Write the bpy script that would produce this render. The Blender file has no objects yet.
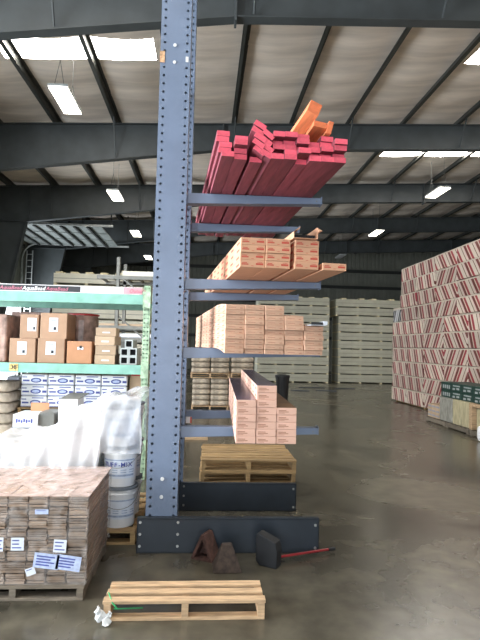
import bpy, bmesh, math, random
from mathutils import Vector, Matrix
random.seed(7)
S = bpy.context.scene
COL = S.collection
ORD = ['bottom', 'second', 'third', 'fourth', 'fifth', 'sixth', 'seventh', 'eighth', 'ninth', 'tenth', 'eleventh', 'twelfth']
NTH = ['first'] + ORD[1:]

# ------------------------------------------------------------------ camera
F_PX = 517.0
CAM = Vector((0, 0, 1.6))
YAW, PIT, ROL = math.radians(3.9), math.radians(3.0), math.radians(1.35)
Fv = Vector((math.sin(YAW) * math.cos(PIT), math.cos(YAW) * math.cos(PIT), math.sin(PIT)))
R0 = Vector((math.cos(YAW), -math.sin(YAW), 0))
U0 = R0.cross(Fv)
Rv = R0 * math.cos(ROL) + U0 * math.sin(ROL)
Uv = -R0 * math.sin(ROL) + U0 * math.cos(ROL)
cd = bpy.data.cameras.new('camera')
cam = bpy.data.objects.new('camera', cd)
COL.objects.link(cam)
cam.matrix_world = Matrix.Translation(CAM) @ Matrix((Rv, Uv, -Fv)).transposed().to_4x4()
cd.sensor_fit = 'VERTICAL'; cd.sensor_height = 24; cd.lens = F_PX / 640 * 24
cd.clip_end = 300
S.camera = cam


def ray(px, py):
    return Fv * F_PX + Rv * (px - 240) - Uv * (py - 320)


def at(px, py, Y):
    d = ray(px, py)
    return CAM + d * (Y / d.y)


def gnd(px, py, z=0.0):
    d = ray(px, py)
    return CAM + d * ((z - CAM.z) / d.z)


# ------------------------------------------------------------------ materials
def newmat(name):
    m = bpy.data.materials.new(name)
    m.use_nodes = True
    nt = m.node_tree
    b = nt.nodes['Principled BSDF']
    return m, nt, b


def mat(name, col, rough=0.6, metal=0.0, var=0.12, scale=6.0, bump=0.0, bscale=60.0, stretch=None, rnd=0.0, spec=0.5, detail=5.0):
    """noise-varied paint / paper / wood; rnd = brightness change from one object to the next"""
    m, nt, b = newmat(name)
    N, L = nt.nodes, nt.links
    b.inputs['Roughness'].default_value = rough
    b.inputs['Metallic'].default_value = metal
    b.inputs['Specular IOR Level'].default_value = spec
    tc = N.new('ShaderNodeTexCoord'); mp = N.new('ShaderNodeMapping')
    L.new(tc.outputs['Object'], mp.inputs['Vector'])
    if stretch: mp.inputs['Scale'].default_value = stretch
    no = N.new('ShaderNodeTexNoise'); no.inputs['Scale'].default_value = scale; no.inputs['Detail'].default_value = detail
    L.new(mp.outputs[0], no.inputs['Vector'])
    mr = N.new('ShaderNodeMapRange')
    mr.inputs['From Min'].default_value = 0.3; mr.inputs['From Max'].default_value = 0.7
    mr.inputs['To Min'].default_value = 1 - var; mr.inputs['To Max'].default_value = 1 + var
    L.new(no.outputs['Fac'], mr.inputs['Value'])
    fac = mr.outputs[0]
    if rnd:
        oi = N.new('ShaderNodeObjectInfo')
        m2 = N.new('ShaderNodeMapRange'); m2.inputs['To Min'].default_value = 1 - rnd; m2.inputs['To Max'].default_value = 1 + rnd
        L.new(oi.outputs['Random'], m2.inputs['Value'])
        mu = N.new('ShaderNodeMath'); mu.operation = 'MULTIPLY'
        L.new(fac, mu.inputs[0]); L.new(m2.outputs[0], mu.inputs[1]); fac = mu.outputs[0]
    vm = N.new('ShaderNodeVectorMath'); vm.operation = 'SCALE'
    vm.inputs[0].default_value = col[:3]
    L.new(fac, vm.inputs['Scale'])
    L.new(vm.outputs[0], b.inputs['Base Color'])
    if bump:
        n2 = N.new('ShaderNodeTexNoise'); n2.inputs['Scale'].default_value = bscale; n2.inputs['Detail'].default_value = 4
        L.new(mp.outputs[0], n2.inputs['Vector'])
        bp = N.new('ShaderNodeBump'); bp.inputs['Strength'].default_value = bump; bp.inputs['Distance'].default_value = 0.01
        L.new(n2.outputs['Fac'], bp.inputs['Height']); L.new(bp.outputs[0], b.inputs['Normal'])
    return m


def emis(name, col, s):
    m, nt, b = newmat(name)
    b.inputs['Base Color'].default_value = (0.8, 0.8, 0.8, 1)
    b.inputs['Emission Color'].default_value = (*col, 1)
    b.inputs['Emission Strength'].default_value = s
    return m


def film(name, col, alpha, rough=0.25, wr=18.0, var=0.25, bump=0.6):
    """crinkled plastic film"""
    m, nt, b = newmat(name)
    N, L = nt.nodes, nt.links
    b.inputs['Base Color'].default_value = (*col, 1); b.inputs['Roughness'].default_value = rough
    tc = N.new('ShaderNodeTexCoord'); no = N.new('ShaderNodeTexNoise'); no.inputs['Scale'].default_value = wr; no.inputs['Detail'].default_value = 5
    no.inputs['Distortion'].default_value = 1.5
    L.new(tc.outputs['Object'], no.inputs['Vector'])
    mr = N.new('ShaderNodeMapRange'); mr.inputs['From Min'].default_value = 0.35; mr.inputs['From Max'].default_value = 0.7
    mr.inputs['To Min'].default_value = max(0, alpha - var); mr.inputs['To Max'].default_value = min(1, alpha + var)
    L.new(no.outputs['Fac'], mr.inputs['Value']); L.new(mr.outputs[0], b.inputs['Alpha'])
    bp = N.new('ShaderNodeBump'); bp.inputs['Strength'].default_value = bump; bp.inputs['Distance'].default_value = 0.02
    L.new(no.outputs['Fac'], bp.inputs['Height']); L.new(bp.outputs[0], b.inputs['Normal'])
    return m


def striped(name, k, seed):
    """white wrapped board bundle, printed with leaning red bars (vary along y, lean with z)"""
    m, nt, b = newmat(name)
    N, L = nt.nodes, nt.links
    b.inputs['Roughness'].default_value = 0.45
    tc = N.new('ShaderNodeTexCoord'); sp = N.new('ShaderNodeSeparateXYZ'); L.new(tc.outputs['Object'], sp.inputs[0])
    a = N.new('ShaderNodeMath'); a.operation = 'MULTIPLY_ADD'; a.inputs[1].default_value = k
    L.new(sp.outputs['Z'], a.inputs[0]); L.new(sp.outputs['Y'], a.inputs[2])
    f = N.new('ShaderNodeMath'); f.operation = 'MULTIPLY_ADD'; f.inputs[1].default_value = 1.9; f.inputs[2].default_value = seed
    L.new(a.outputs[0], f.inputs[0])
    oi = N.new('ShaderNodeObjectInfo'); ad = N.new('ShaderNodeMath'); ad.operation = 'MULTIPLY_ADD'; ad.inputs[1].default_value = 3.0
    L.new(oi.outputs['Random'], ad.inputs[0]); L.new(f.outputs[0], ad.inputs[2])
    g = N.new('ShaderNodeMath'); g.operation = 'FRACT'; L.new(ad.outputs[0], g.inputs[0])
    cr = N.new('ShaderNodeValToRGB'); cr.color_ramp.interpolation = 'CONSTANT'
    e = cr.color_ramp.elements
    W = (0.56, 0.48, 0.39, 1); Rr = (0.30, 0.04, 0.05, 1); Dk = (0.16, 0.05, 0.04, 1); Pk = (0.55, 0.36, 0.34, 1)
    e[0].position = 0; e[0].color = W
    e[1].position = 0.24; e[1].color = Rr
    for p, c in ((0.42, W), (0.50, Dk), (0.70, Pk), (0.76, W), (0.90, Dk), (0.96, W)):
        x = e.new(p); x.color = c
    L.new(g.outputs[0], cr.inputs[0])
    m2 = N.new('ShaderNodeMapRange'); m2.inputs['To Min'].default_value = 0.85; m2.inputs['To Max'].default_value = 1.25
    L.new(oi.outputs['Random'], m2.inputs['Value'])
    vm = N.new('ShaderNodeVectorMath'); vm.operation = 'SCALE'; L.new(cr.outputs[0], vm.inputs[0]); L.new(m2.outputs[0], vm.inputs['Scale'])
    gt = N.new('ShaderNodeMath'); gt.operation = 'GREATER_THAN'; gt.inputs[1].default_value = 0.372; L.new(sp.outputs['Z'], gt.inputs[0])
    mx = N.new('ShaderNodeMix'); mx.data_type = 'RGBA'; L.new(gt.outputs[0], mx.inputs[0]); L.new(vm.outputs[0], mx.inputs[6]); mx.inputs[7].default_value = W
    L.new(mx.outputs[2], b.inputs['Base Color'])
    return m


def concrete():
    m, nt, b = newmat('polished_concrete')
    N, L = nt.nodes, nt.links
    tc = N.new('ShaderNodeTexCoord')
    n1 = N.new('ShaderNodeTexNoise'); n1.inputs['Scale'].default_value = 0.55; n1.inputs['Detail'].default_value = 8; n1.inputs['Distortion'].default_value = 0.8
    n2 = N.new('ShaderNodeTexNoise'); n2.inputs['Scale'].default_value = 5; n2.inputs['Detail'].default_value = 8
    L.new(tc.outputs['Object'], n1.inputs['Vector']); L.new(tc.outputs['Object'], n2.inputs['Vector'])
    cr = N.new('ShaderNodeValToRGB'); e = cr.color_ramp.elements
    e[0].position = 0.32; e[0].color = (0.042, 0.038, 0.029, 1); e[1].position = 0.72; e[1].color = (0.125, 0.112, 0.080, 1)
    L.new(n1.outputs['Fac'], cr.inputs[0])
    mr = N.new('ShaderNodeMapRange'); mr.inputs['From Min'].default_value = 0.3; mr.inputs['From Max'].default_value = 0.7
    mr.inputs['To Min'].default_value = 0.68; mr.inputs['To Max'].default_value = 1.32
    L.new(n2.outputs['Fac'], mr.inputs[0])
    vm = N.new('ShaderNodeVectorMath'); vm.operation = 'SCALE'; L.new(cr.outputs[0], vm.inputs[0]); L.new(mr.outputs[0], vm.inputs['Scale'])
    # control joints cut in the slab every 4.5 m
    br = N.new('ShaderNodeTexBrick'); br.offset = 0; br.inputs['Scale'].default_value = 1
    br.inputs['Brick Width'].default_value = 4.5; br.inputs['Row Height'].default_value = 4.5; br.inputs['Mortar Size'].default_value = 0.006
    mpx = N.new('ShaderNodeMapping'); mpx.inputs['Location'].default_value = (1.0, 2.7, 0)
    L.new(tc.outputs['Object'], mpx.inputs[0]); L.new(mpx.outputs[0], br.inputs['Vector'])
    mx = N.new('ShaderNodeMix'); mx.data_type = 'RGBA'; L.new(br.outputs['Fac'], mx.inputs[0]); L.new(vm.outputs[0], mx.inputs[6])
    mx.inputs[7].default_value = (0.05, 0.05, 0.045, 1)
    L.new(vm.outputs[0], b.inputs['Base Color'])
    r2 = N.new('ShaderNodeMapRange'); r2.inputs['To Min'].default_value = 0.13; r2.inputs['To Max'].default_value = 0.38
    L.new(n1.outputs['Fac'], r2.inputs[0]); L.new(r2.outputs[0], b.inputs['Roughness'])
    bp = N.new('ShaderNodeBump'); bp.inputs['Strength'].default_value = 0.12; bp.inputs['Distance'].default_value = 0.01
    L.new(n2.outputs['Fac'], bp.inputs['Height']); L.new(bp.outputs[0], b.inputs['Normal'])
    return m


M = {}
M['floor'] = concrete()
M['ceil'] = mat('vinyl_insulation', (0.74, 0.655, 0.57), 0.5, var=0.16, scale=1.6, stretch=(0.35, 2.5, 1), bump=1.0, bscale=3)
M['steel'] = mat('dark_primer_steel', (0.052, 0.060, 0.062), 0.55, var=0.2, scale=2)
M['purlin'] = mat('purlin_steel', (0.045, 0.048, 0.043), 0.5, var=0.2, scale=3)
M['wallp'] = mat('wall_panel', (0.17, 0.175, 0.145), 0.6, var=0.15, scale=1.5)
M['girt'] = mat('girt_steel', (0.03, 0.032, 0.03), 0.6)
M['blue'] = mat('blue_grey_paint', (0.155, 0.205, 0.30), 0.40, var=0.08, scale=5, spec=0.5)
M['slate'] = mat('slate_paint', (0.026, 0.034, 0.045), 0.35, var=0.15, scale=5)
M['bolt'] = mat('zinc', (0.55, 0.55, 0.53), 0.3, metal=0.8)
M['sticker'] = mat('white_sticker', (0.75, 0.76, 0.76), 0.5)
M['torn'] = mat('torn_sticker', (0.62, 0.36, 0.20), 0.7, var=0.5, scale=40)
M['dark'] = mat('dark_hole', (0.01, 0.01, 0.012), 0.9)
M['redend'] = mat('red_end_paint', (0.92, 0.12, 0.18), 0.55, var=0.18, scale=25, rnd=0.15)
M['redside'] = mat('red_stained_lumber', (0.25, 0.052, 0.072), 0.65, var=0.3, scale=7, stretch=(4, 0.5, 4), rnd=0.25)
M['orend'] = mat('orange_end_paint', (0.80, 0.20, 0.075), 0.55, var=0.2, scale=20)
M['orside'] = mat('orange_lumber', (0.75, 0.23, 0.09), 0.65, var=0.3, scale=8, stretch=(4, 0.5, 4))
M['kraft'] = mat('kraft_card', (0.62, 0.345, 0.21), 0.75, var=0.06, scale=12, rnd=0.06)
M['kraft2'] = mat('kraft_card_pink', (0.70, 0.43, 0.33), 0.75, var=0.06, scale=12, rnd=0.05)
M['kraft3'] = mat('kraft_card_tan', (0.56, 0.345, 0.235), 0.75, var=0.16, scale=14, rnd=0.10)
M['kraftd'] = mat('kraft_brown', (0.42, 0.26, 0.165), 0.8, var=0.08, scale=8, rnd=0.08)
M['kraftl'] = mat('kraft_light', (0.50, 0.36, 0.24), 0.8, var=0.08, scale=8, rnd=0.08)
M['karto'] = mat('kraft_orange', (0.50, 0.25, 0.13), 0.8, var=0.08, scale=8)
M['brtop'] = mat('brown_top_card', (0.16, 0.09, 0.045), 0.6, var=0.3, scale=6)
M['purple'] = mat('shaded_top_card', (0.11, 0.085, 0.12), 0.25, var=0.3, scale=6)  # carton tops: their shadow is put into this dark colour
M['inkred'] = mat('red_ink', (0.55, 0.08, 0.05), 0.7)
M['inkbr'] = mat('brown_ink', (0.34, 0.15, 0.09), 0.7)
M['inkfaint'] = mat('faint_ink', (0.42, 0.16, 0.10), 0.7)
M['inkblue'] = mat('blue_ink', (0.07, 0.09, 0.35), 0.6, var=0.3, scale=20)
M['inkblk'] = mat('black_ink', (0.02, 0.02, 0.025), 0.6)
M['inkgrey'] = mat('grey_ink', (0.3, 0.3, 0.32), 0.6)
M['pallet'] = mat('pallet_pine', (0.50, 0.34, 0.20), 0.75, var=0.3, scale=6, stretch=(1.2, 9, 9), rnd=0.1, bump=0.2)
M['palleto'] = mat('pallet_old', (0.32, 0.205, 0.09), 0.8, var=0.35, scale=6, stretch=(1, 9, 9), rnd=0.2, bump=0.2)
M['palletd'] = mat('pallet_grey', (0.17, 0.14, 0.105), 0.85, var=0.35, scale=6, stretch=(1, 9, 9), rnd=0.2, bump=0.2)
M['plank'] = mat('hardwood_planks', (0.30, 0.21, 0.145), 0.65, var=0.55, scale=5, stretch=(0.8, 0.8, 26), rnd=0.3, detail=8)
M['wrap'] = film('stretch_wrap', (0.80, 0.74, 0.70), 0.16, 0.22, 9, 0.16, 0.35)
M['wraptop'] = film('stretch_wrap_lit_top', (0.80, 0.62, 0.56), 0.55, 0.18, 6, 0.2, 0.35)  # film over the pile top, overhead glare put into its whiter, denser colour
M['sheet'] = film('white_poly_sheet', (0.86, 0.86, 0.87), 0.86, 0.3, 3, 0.14, 0.2)
M['sheetc'] = film('clear_poly_sheet', (0.85, 0.87, 0.9), 0.42, 0.25, 3, 0.12, 0.12)
M['label'] = mat('white_label', (0.74, 0.78, 0.85), 0.5, var=0.05)
M['dull'] = mat('dull_label', (0.34, 0.36, 0.35), 0.6, var=0.2, scale=30)
M['labelb'] = mat('blue_tint_label', (0.50, 0.58, 0.80), 0.5, var=0.2, scale=40)
M['pail'] = mat('pail_plastic', (0.80, 0.80, 0.80), 0.35, var=0.04)
M['pailb'] = mat('pail_label_blue', (0.35, 0.42, 0.55), 0.45, var=0.3, scale=25)
M['lidg'] = mat('pail_lid_grey', (0.16, 0.18, 0.20), 0.4)
M['green'] = mat('mint_rack_paint', (0.24, 0.50, 0.40), 0.45, var=0.15, scale=8)
M['greeny'] = mat('worn_rack_paint', (0.40, 0.56, 0.38), 0.55, var=0.5, scale=14)
M['bandk'] = mat('banner_dark', (0.035, 0.035, 0.04), 0.5)
M['banw'] = mat('banner_white', (0.82, 0.82, 0.82), 0.5, var=0.03)
M['banp'] = mat('banner_pink', (0.80, 0.36, 0.40), 0.5)
M['pinktxt'] = mat('banner_text_pink', (0.50, 0.16, 0.22), 0.5)
M['deck'] = mat('shelf_deck', (0.30, 0.22, 0.14), 0.8, var=0.3)
M['wht'] = mat('white_print_wrap', (0.92, 0.93, 0.95), 0.4, var=0.05)
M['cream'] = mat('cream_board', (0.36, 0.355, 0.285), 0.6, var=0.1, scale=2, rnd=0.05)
M['creamlit'] = mat('cream_board_daylit', (0.72, 0.70, 0.58), 0.6, var=0.08, scale=2)  # same cream board, with the bright daylight on it put into the colour
M['bearer'] = mat('pale_bearer', (0.62, 0.55, 0.36), 0.7)
M['bin'] = mat('black_plastic', (0.012, 0.013, 0.015), 0.45)
M['bag'] = mat('paper_bag', (0.42, 0.35, 0.27), 0.75, var=0.4, scale=11, rnd=0.15, bump=0.4, bscale=20)
M['rust'] = mat('rusty_wood', (0.05, 0.034, 0.026), 0.85, var=0.5, scale=25, bump=0.5)
M['rust2'] = mat('rusty_red_wood', (0.07, 0.032, 0.024), 0.85, var=0.5, scale=25, bump=0.5)
M['rubber'] = mat('black_rubber', (0.006, 0.007, 0.009), 0.7, var=0.3, scale=15)
M['redpole'] = mat('red_handle', (0.26, 0.015, 0.02), 0.35)
M['gsteel'] = mat('grey_steel', (0.20, 0.20, 0.18), 0.5, var=0.2)
M['galv'] = mat('galvanised', (0.45, 0.47, 0.46), 0.4, metal=0.4, var=0.2)
M['greyp'] = mat('grey_plastic', (0.24, 0.26, 0.30), 0.4, var=0.15)
M['dkgreen'] = mat('dark_green_card', (0.015, 0.045, 0.035), 0.5, var=0.2)
M['greywrap'] = mat('grey_wrapped', (0.30, 0.29, 0.25), 0.35, var=0.4, scale=8, stretch=(3, 3, 0.8))
M['beigewrap'] = mat('beige_wrapped', (0.46, 0.40, 0.25), 0.4, var=0.25, scale=8, stretch=(3, 3, 0.8))
M['redwrap'] = mat('pink_wrapped', (0.42, 0.28, 0.23), 0.3, var=0.55, scale=9)
M['redtop'] = mat('red_cap', (0.50, 0.03, 0.03), 0.4)
M['doorp'] = mat('door_sheet', (0.20, 0.22, 0.21), 0.5, var=0.2)
M['lamp_on'] = emis('lamp_diffuser', (1.0, 0.93, 0.78), 14)
M['lamp_off'] = mat('lamp_unlit', (0.6, 0.6, 0.6), 0.4)
M['sky'] = emis('skylight_panel', (1.0, 0.96, 0.89), 24.0)
M['cord'] = mat('green_strap', (0.03, 0.35, 0.12), 0.4)
M['yell'] = mat('yellow_tag', (0.62, 0.45, 0.16), 0.6, var=0.5, scale=50)
M['stripeA'] = striped('striped_bundle_near_upright', -0.35, 0.0)
M['stripeB'] = striped('striped_bundle_lean_left', -0.75, 0.3)
M['stripeC'] = striped('striped_bundle_lean_right', 0.65, 0.6)
M['blkwht'] = striped('striped_bundle_black', 0.5, 0.1)
for n in M['blkwht'].node_tree.nodes:
    if n.type == 'VALTORGB':
        for e in n.color_ramp.elements:
            g = 0.6 if e.color[1] > 0.3 else 0.03
            e.color = (g, g, g, 1)


# ------------------------------------------------------------------ mesh helpers
class MB:
    def __init__(s):
        s.v = []; s.f = []; s.mi = []

    def add(s, vs, fs, mi=0):
        o = len(s.v); s.v += [tuple(v) for v in vs]
        s.f += [tuple(i + o for i in f) for f in fs]; s.mi += [mi] * len(fs)

    def box(s, x0, x1, y0, y1, z0, z1, mi=0, face_mi=None, mtx=None):
        vs = [Vector(p) for p in ((x0, y0, z0), (x1, y0, z0), (x1, y1, z0), (x0, y1, z0), (x0, y0, z1), (x1, y0, z1), (x1, y1, z1), (x0, y1, z1))]
        if mtx: vs = [mtx @ v for v in vs]
        fs = [(0, 3, 2, 1), (4, 5, 6, 7), (0, 1, 5, 4), (1, 2, 6, 5), (2, 3, 7, 6), (3, 0, 4, 7)]  # bottom top front right back left
        o = len(s.mi); s.add(vs, fs, mi)
        if face_mi:
            for k, m_ in face_mi.items(): s.mi[o + k] = m_
        return s

    def prism(s, pts, a0, a1, axis='y', mi=0):
        """polygon pts (2-tuples) extruded between a0 and a1 along axis"""
        n = len(pts)
        def mk(p, a):
            return (p[0], a, p[1]) if axis == 'y' else ((a, p[0], p[1]) if axis == 'x' else (p[0], p[1], a))
        vs = [mk(p, a0) for p in pts] + [mk(p, a1) for p in pts]
        fs = [tuple(range(n)), tuple(range(2 * n - 1, n - 1, -1))] + [(i, i + n, (i + 1) % n + n, (i + 1) % n) for i in range(n)]
        s.add(vs, fs, mi); return s

    def tube(s, p, q, r, n=8, r2=None, mi=0):
        p, q = Vector(p), Vector(q); d = (q - p).normalized()
        a = d.orthogonal().normalized(); b = d.cross(a); r2 = r if r2 is None else r2
        vs = [p + (a * math.cos(t) + b * math.sin(t)) * r for t in [2 * math.pi * i / n for i in range(n)]]
        vs += [q + (a * math.cos(t) + b * math.sin(t)) * r2 for t in [2 * math.pi * i / n for i in range(n)]]
        s.add(vs, [tuple(range(n - 1, -1, -1)), tuple(range(n, 2 * n))] + [(i, (i + 1) % n, (i + 1) % n + n, i + n) for i in range(n)], mi)
        return s

    def lathe(s, prof, cx=0, cy=0, n=24, mi=0):
        vs = []
        for (r, z) in prof:
            for i in range(n):
                t = 2 * math.pi * i / n; vs.append((cx + r * math.cos(t), cy + r * math.sin(t), z))
        fs = []
        for k in range(len(prof) - 1):
            for i in range(n):
                j = (i + 1) % n; fs.append((k * n + i, k * n + j, (k + 1) * n + j, (k + 1) * n + i))
        fs.append(tuple(range(n - 1, -1, -1))); fs.append(tuple(range((len(prof) - 1) * n, len(prof) * n)))
        s.add(vs, fs, mi); return s

    def holeplate(s, w, h0, h1, y, pitch, rad, xs, thick=0.004, n=8, mi=0):
        """perforated plate in the xz plane (front at y), holes at the x positions xs"""
        edges = [-w / 2]
        cells = []
        hw = rad * 1.6
        for x in xs:
            cells.append((x - hw, x + hw, x)); edges += [x - hw, x + hw]
        edges.append(w / 2)
        k = int((h1 - h0) / pitch)
        for i in range(0, len(edges) - 1, 2):
            s.box(edges[i], edges[i + 1], y, y + thick, h0, h1, mi)
        for (a, b, cx) in cells:
            for r in range(k + 1):
                z0 = h0 + r * pitch; z1 = min(h1, z0 + pitch)
                if z1 - z0 < pitch * 0.99:
                    s.box(a, b, y, y + thick, z0, z1, mi); continue
                cz = (z0 + z1) / 2
                sq = []; ho = []
                for t in range(n):
                    an = 2 * math.pi * (t + 0.5) / n
                    ho.append((cx + rad * math.cos(an), cz + rad * math.sin(an)))
                corners = [(b, z1), (a, z1), (a, z0), (b, z0)]
                # four trapezoids, corners + octagon arcs
                for yy, flip in ((y, False), (y + thick, True)):
                    vs = [(p[0], yy, p[1]) for p in ho] + [(p[0], yy, p[1]) for p in corners]
                    fs = []
                    # octagon vertex t angles: 22.5,67.5,112.5,...
                    fs.append((8, 9, 2, 1)); fs.append((9, 10, 4, 3)); fs.append((10, 11, 6, 5)); fs.append((11, 8, 0, 7))
                    fs.append((8, 1, 0)); fs.append((9, 3, 2)); fs.append((10, 5, 4)); fs.append((11, 7, 6))
                    if flip: fs = [tuple(reversed(f)) for f in fs]
                    s.add(vs, fs, mi)
                vs = [(p[0], y, p[1]) for p in ho] + [(p[0], y + thick, p[1]) for p in ho]
                s.add(vs, [(i2, (i2 + 1) % n, (i2 + 1) % n + n, i2 + n) for i2 in range(n)], mi)
        return s

    def build(s, name, mats, parent=None, loc=None, rz=0, bevel=0, smooth=False, fixn=True):
        me = bpy.data.meshes.new(name)
        me.from_pydata(s.v, [], s.f)
        if not isinstance(mats, (list, tuple)): mats = [mats]
        for m_ in mats: me.materials.append(m_)
        for p, i in zip(me.polygons, s.mi):
            p.material_index = i; p.use_smooth = smooth
        if fixn:
            bm = bmesh.new(); bm.from_mesh(me); bmesh.ops.recalc_face_normals(bm, faces=bm.faces); bm.to_mesh(me); bm.free()
        me.update()
        o = bpy.data.objects.new(name, me); COL.objects.link(o)
        if parent: o.parent = parent
        if loc is not None: o.location = loc
        o.rotation_euler.z = rz
        if bevel:
            b = o.modifiers.new('bevel', 'BEVEL'); b.width = bevel; b.segments = 2; b.limit_method = 'ANGLE'
        return o


def tag(o, label=None, cat=None, group=None, kind=None):
    if label: o['label'] = label
    if cat: o['category'] = cat
    if group: o['group'] = group
    if kind: o['kind'] = kind
    return o


def empty(name, loc=(0, 0, 0), rz=0):
    o = bpy.data.objects.new(name, None); COL.objects.link(o)
    o.location = loc; o.rotation_euler.z = rz; o.empty_display_size = 0.1
    return o


KIDS = {}


def copy_tree(o, parent=None):
    c = o.copy(); COL.objects.link(c); c.parent = parent
    for ch in [x for x in COL.objects if x.parent == o]:
        copy_tree(ch, c)
    return c


def put(proto, used, loc, rz, label, cat=None, group=None):
    """first call moves the prototype itself, later calls copy it with its parts"""
    o = proto if not used.get(proto.name) else copy_tree(proto)
    used[proto.name] = True
    o.location = loc; o.rotation_euler.z = rz
    tag(o, label, cat, group)
    return o


USED = {}


def text(body, size, mtl, parent, loc, rot=(math.pi / 2, 0, 0), name='lettering', shear=0, ext=0.0008, align='CENTER', xs=1.0):
    cu = bpy.data.curves.new('t', 'FONT'); cu.body = body; cu.size = size; cu.extrude = ext; cu.align_x = align; cu.align_y = 'CENTER'
    cu.shear = shear; cu.resolution_u = 2; cu.offset = 0.012 * size
    t = bpy.data.objects.new('t', cu); COL.objects.link(t)
    dg = bpy.context.evaluated_depsgraph_get(); dg.update()
    me = bpy.data.meshes.new_from_object(t.evaluated_get(dg))
    COL.objects.unlink(t); bpy.data.objects.remove(t)
    me.materials.clear(); me.materials.append(mtl)
    o = bpy.data.objects.new(name, me); COL.objects.link(o); o.parent = parent
    o.location = loc; o.rotation_euler = rot; o.scale = (xs, 1, 1)
    return o


# ------------------------------------------------------------------ building
XL, XR, YF, YB = -9.05, 22.0, -9.0, 37.5
SL = 0.050
ZB0 = 7.42            # rafter underside at X = 0.4
BD = 0.76             # rafter depth
def zpur(x): return ZB0 + BD + SL * (x - 0.4)           # purlin underside
def zceil(x): return zpur(x) + 0.20
BEAMS = [2.85, 8.78, 14.93, 20.7, 26.45, 32.5]
PUR = [0.72 + 1.72 * k for k in range(-6, 13)]
PUR = [p for p in PUR if XL < p < XR]
SKY = [(-4.75, -1.2), (6.3, 12.6)]
SKYY = [(b0 + b1) / 2 for b0, b1 in zip(BEAMS, BEAMS[1:])]
SKYY = [0.2, SKYY[0] - .1, SKYY[1] - .38, SKYY[2] - .1]

m = MB(); m.box(XL - 0.3, XR + 0.3, YF - 0.3, YB + 0.3, -0.15, 0)
tag(m.build('floor', M['floor']), kind='structure')

# ceiling: sagging insulation between purlins, openings at the skylights
m = MB()
xs = []
edges = [XL] + PUR + [XR]
for a, b in zip(edges, edges[1:]):
    for k in range(6): xs.append((a + (b - a) * k / 6, math.sin(math.pi * k / 6)))
xs.append((XR, 0))
# make skylight edges fall on columns
ys = [YF + 0.22 * i for i in range(int((YB - YF) / 0.22) + 2)]
idx = {}
for i, (x, sg) in enumerate(xs):
    for j, y in enumerate(ys):
        seam = 0.03 * math.cos(2 * math.pi * y / 1.25)
        z = zceil(x) - sg * (0.07 + seam) + random.uniform(-0.008, 0.008) * (sg > 0)
        idx[i, j] = len(m.v); m.v.append((x, y, z))
for i in range(len(xs) - 1):
    for j in range(len(ys) - 1):
        xc = (xs[i][0] + xs[i + 1][0]) / 2; yc = (ys[j] + ys[j + 1]) / 2
        if any(abs(yc - sy) < 0.44 for sy in SKYY) and any(a < xc < b for a, b in SKY): continue
        m.f.append((idx[i, j], idx[i + 1, j], idx[i + 1, j + 1], idx[i, j + 1])); m.mi.append(0)
tag(m.build('ceiling', M['ceil'], smooth=True), kind='structure')
m = MB(); m.add([(XL - .3, YF - .3, zceil(XL) + .25), (XR + .3, YF - .3, zceil(XR) + .25), (XR + .3, YB + .3, zceil(XR) + .25), (XL - .3, YB + .3, zceil(XL) + .25)], [(0, 1, 2, 3)])
n = 0
for sy in SKYY:
    for a, b in SKY:
        n += 1
        w = MB()
        w.add([(a - .3, sy - .7, zceil(a) + .06), (b + .3, sy - .7, zceil(b) + .06), (b + .3, sy + .7, zceil(b) + .06), (a - .3, sy + .7, zceil(a) + .06)], [(3, 2, 1, 0)])
        tag(w.build('window_%d' % n, M['sky'], fixn=False), kind='structure')

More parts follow.
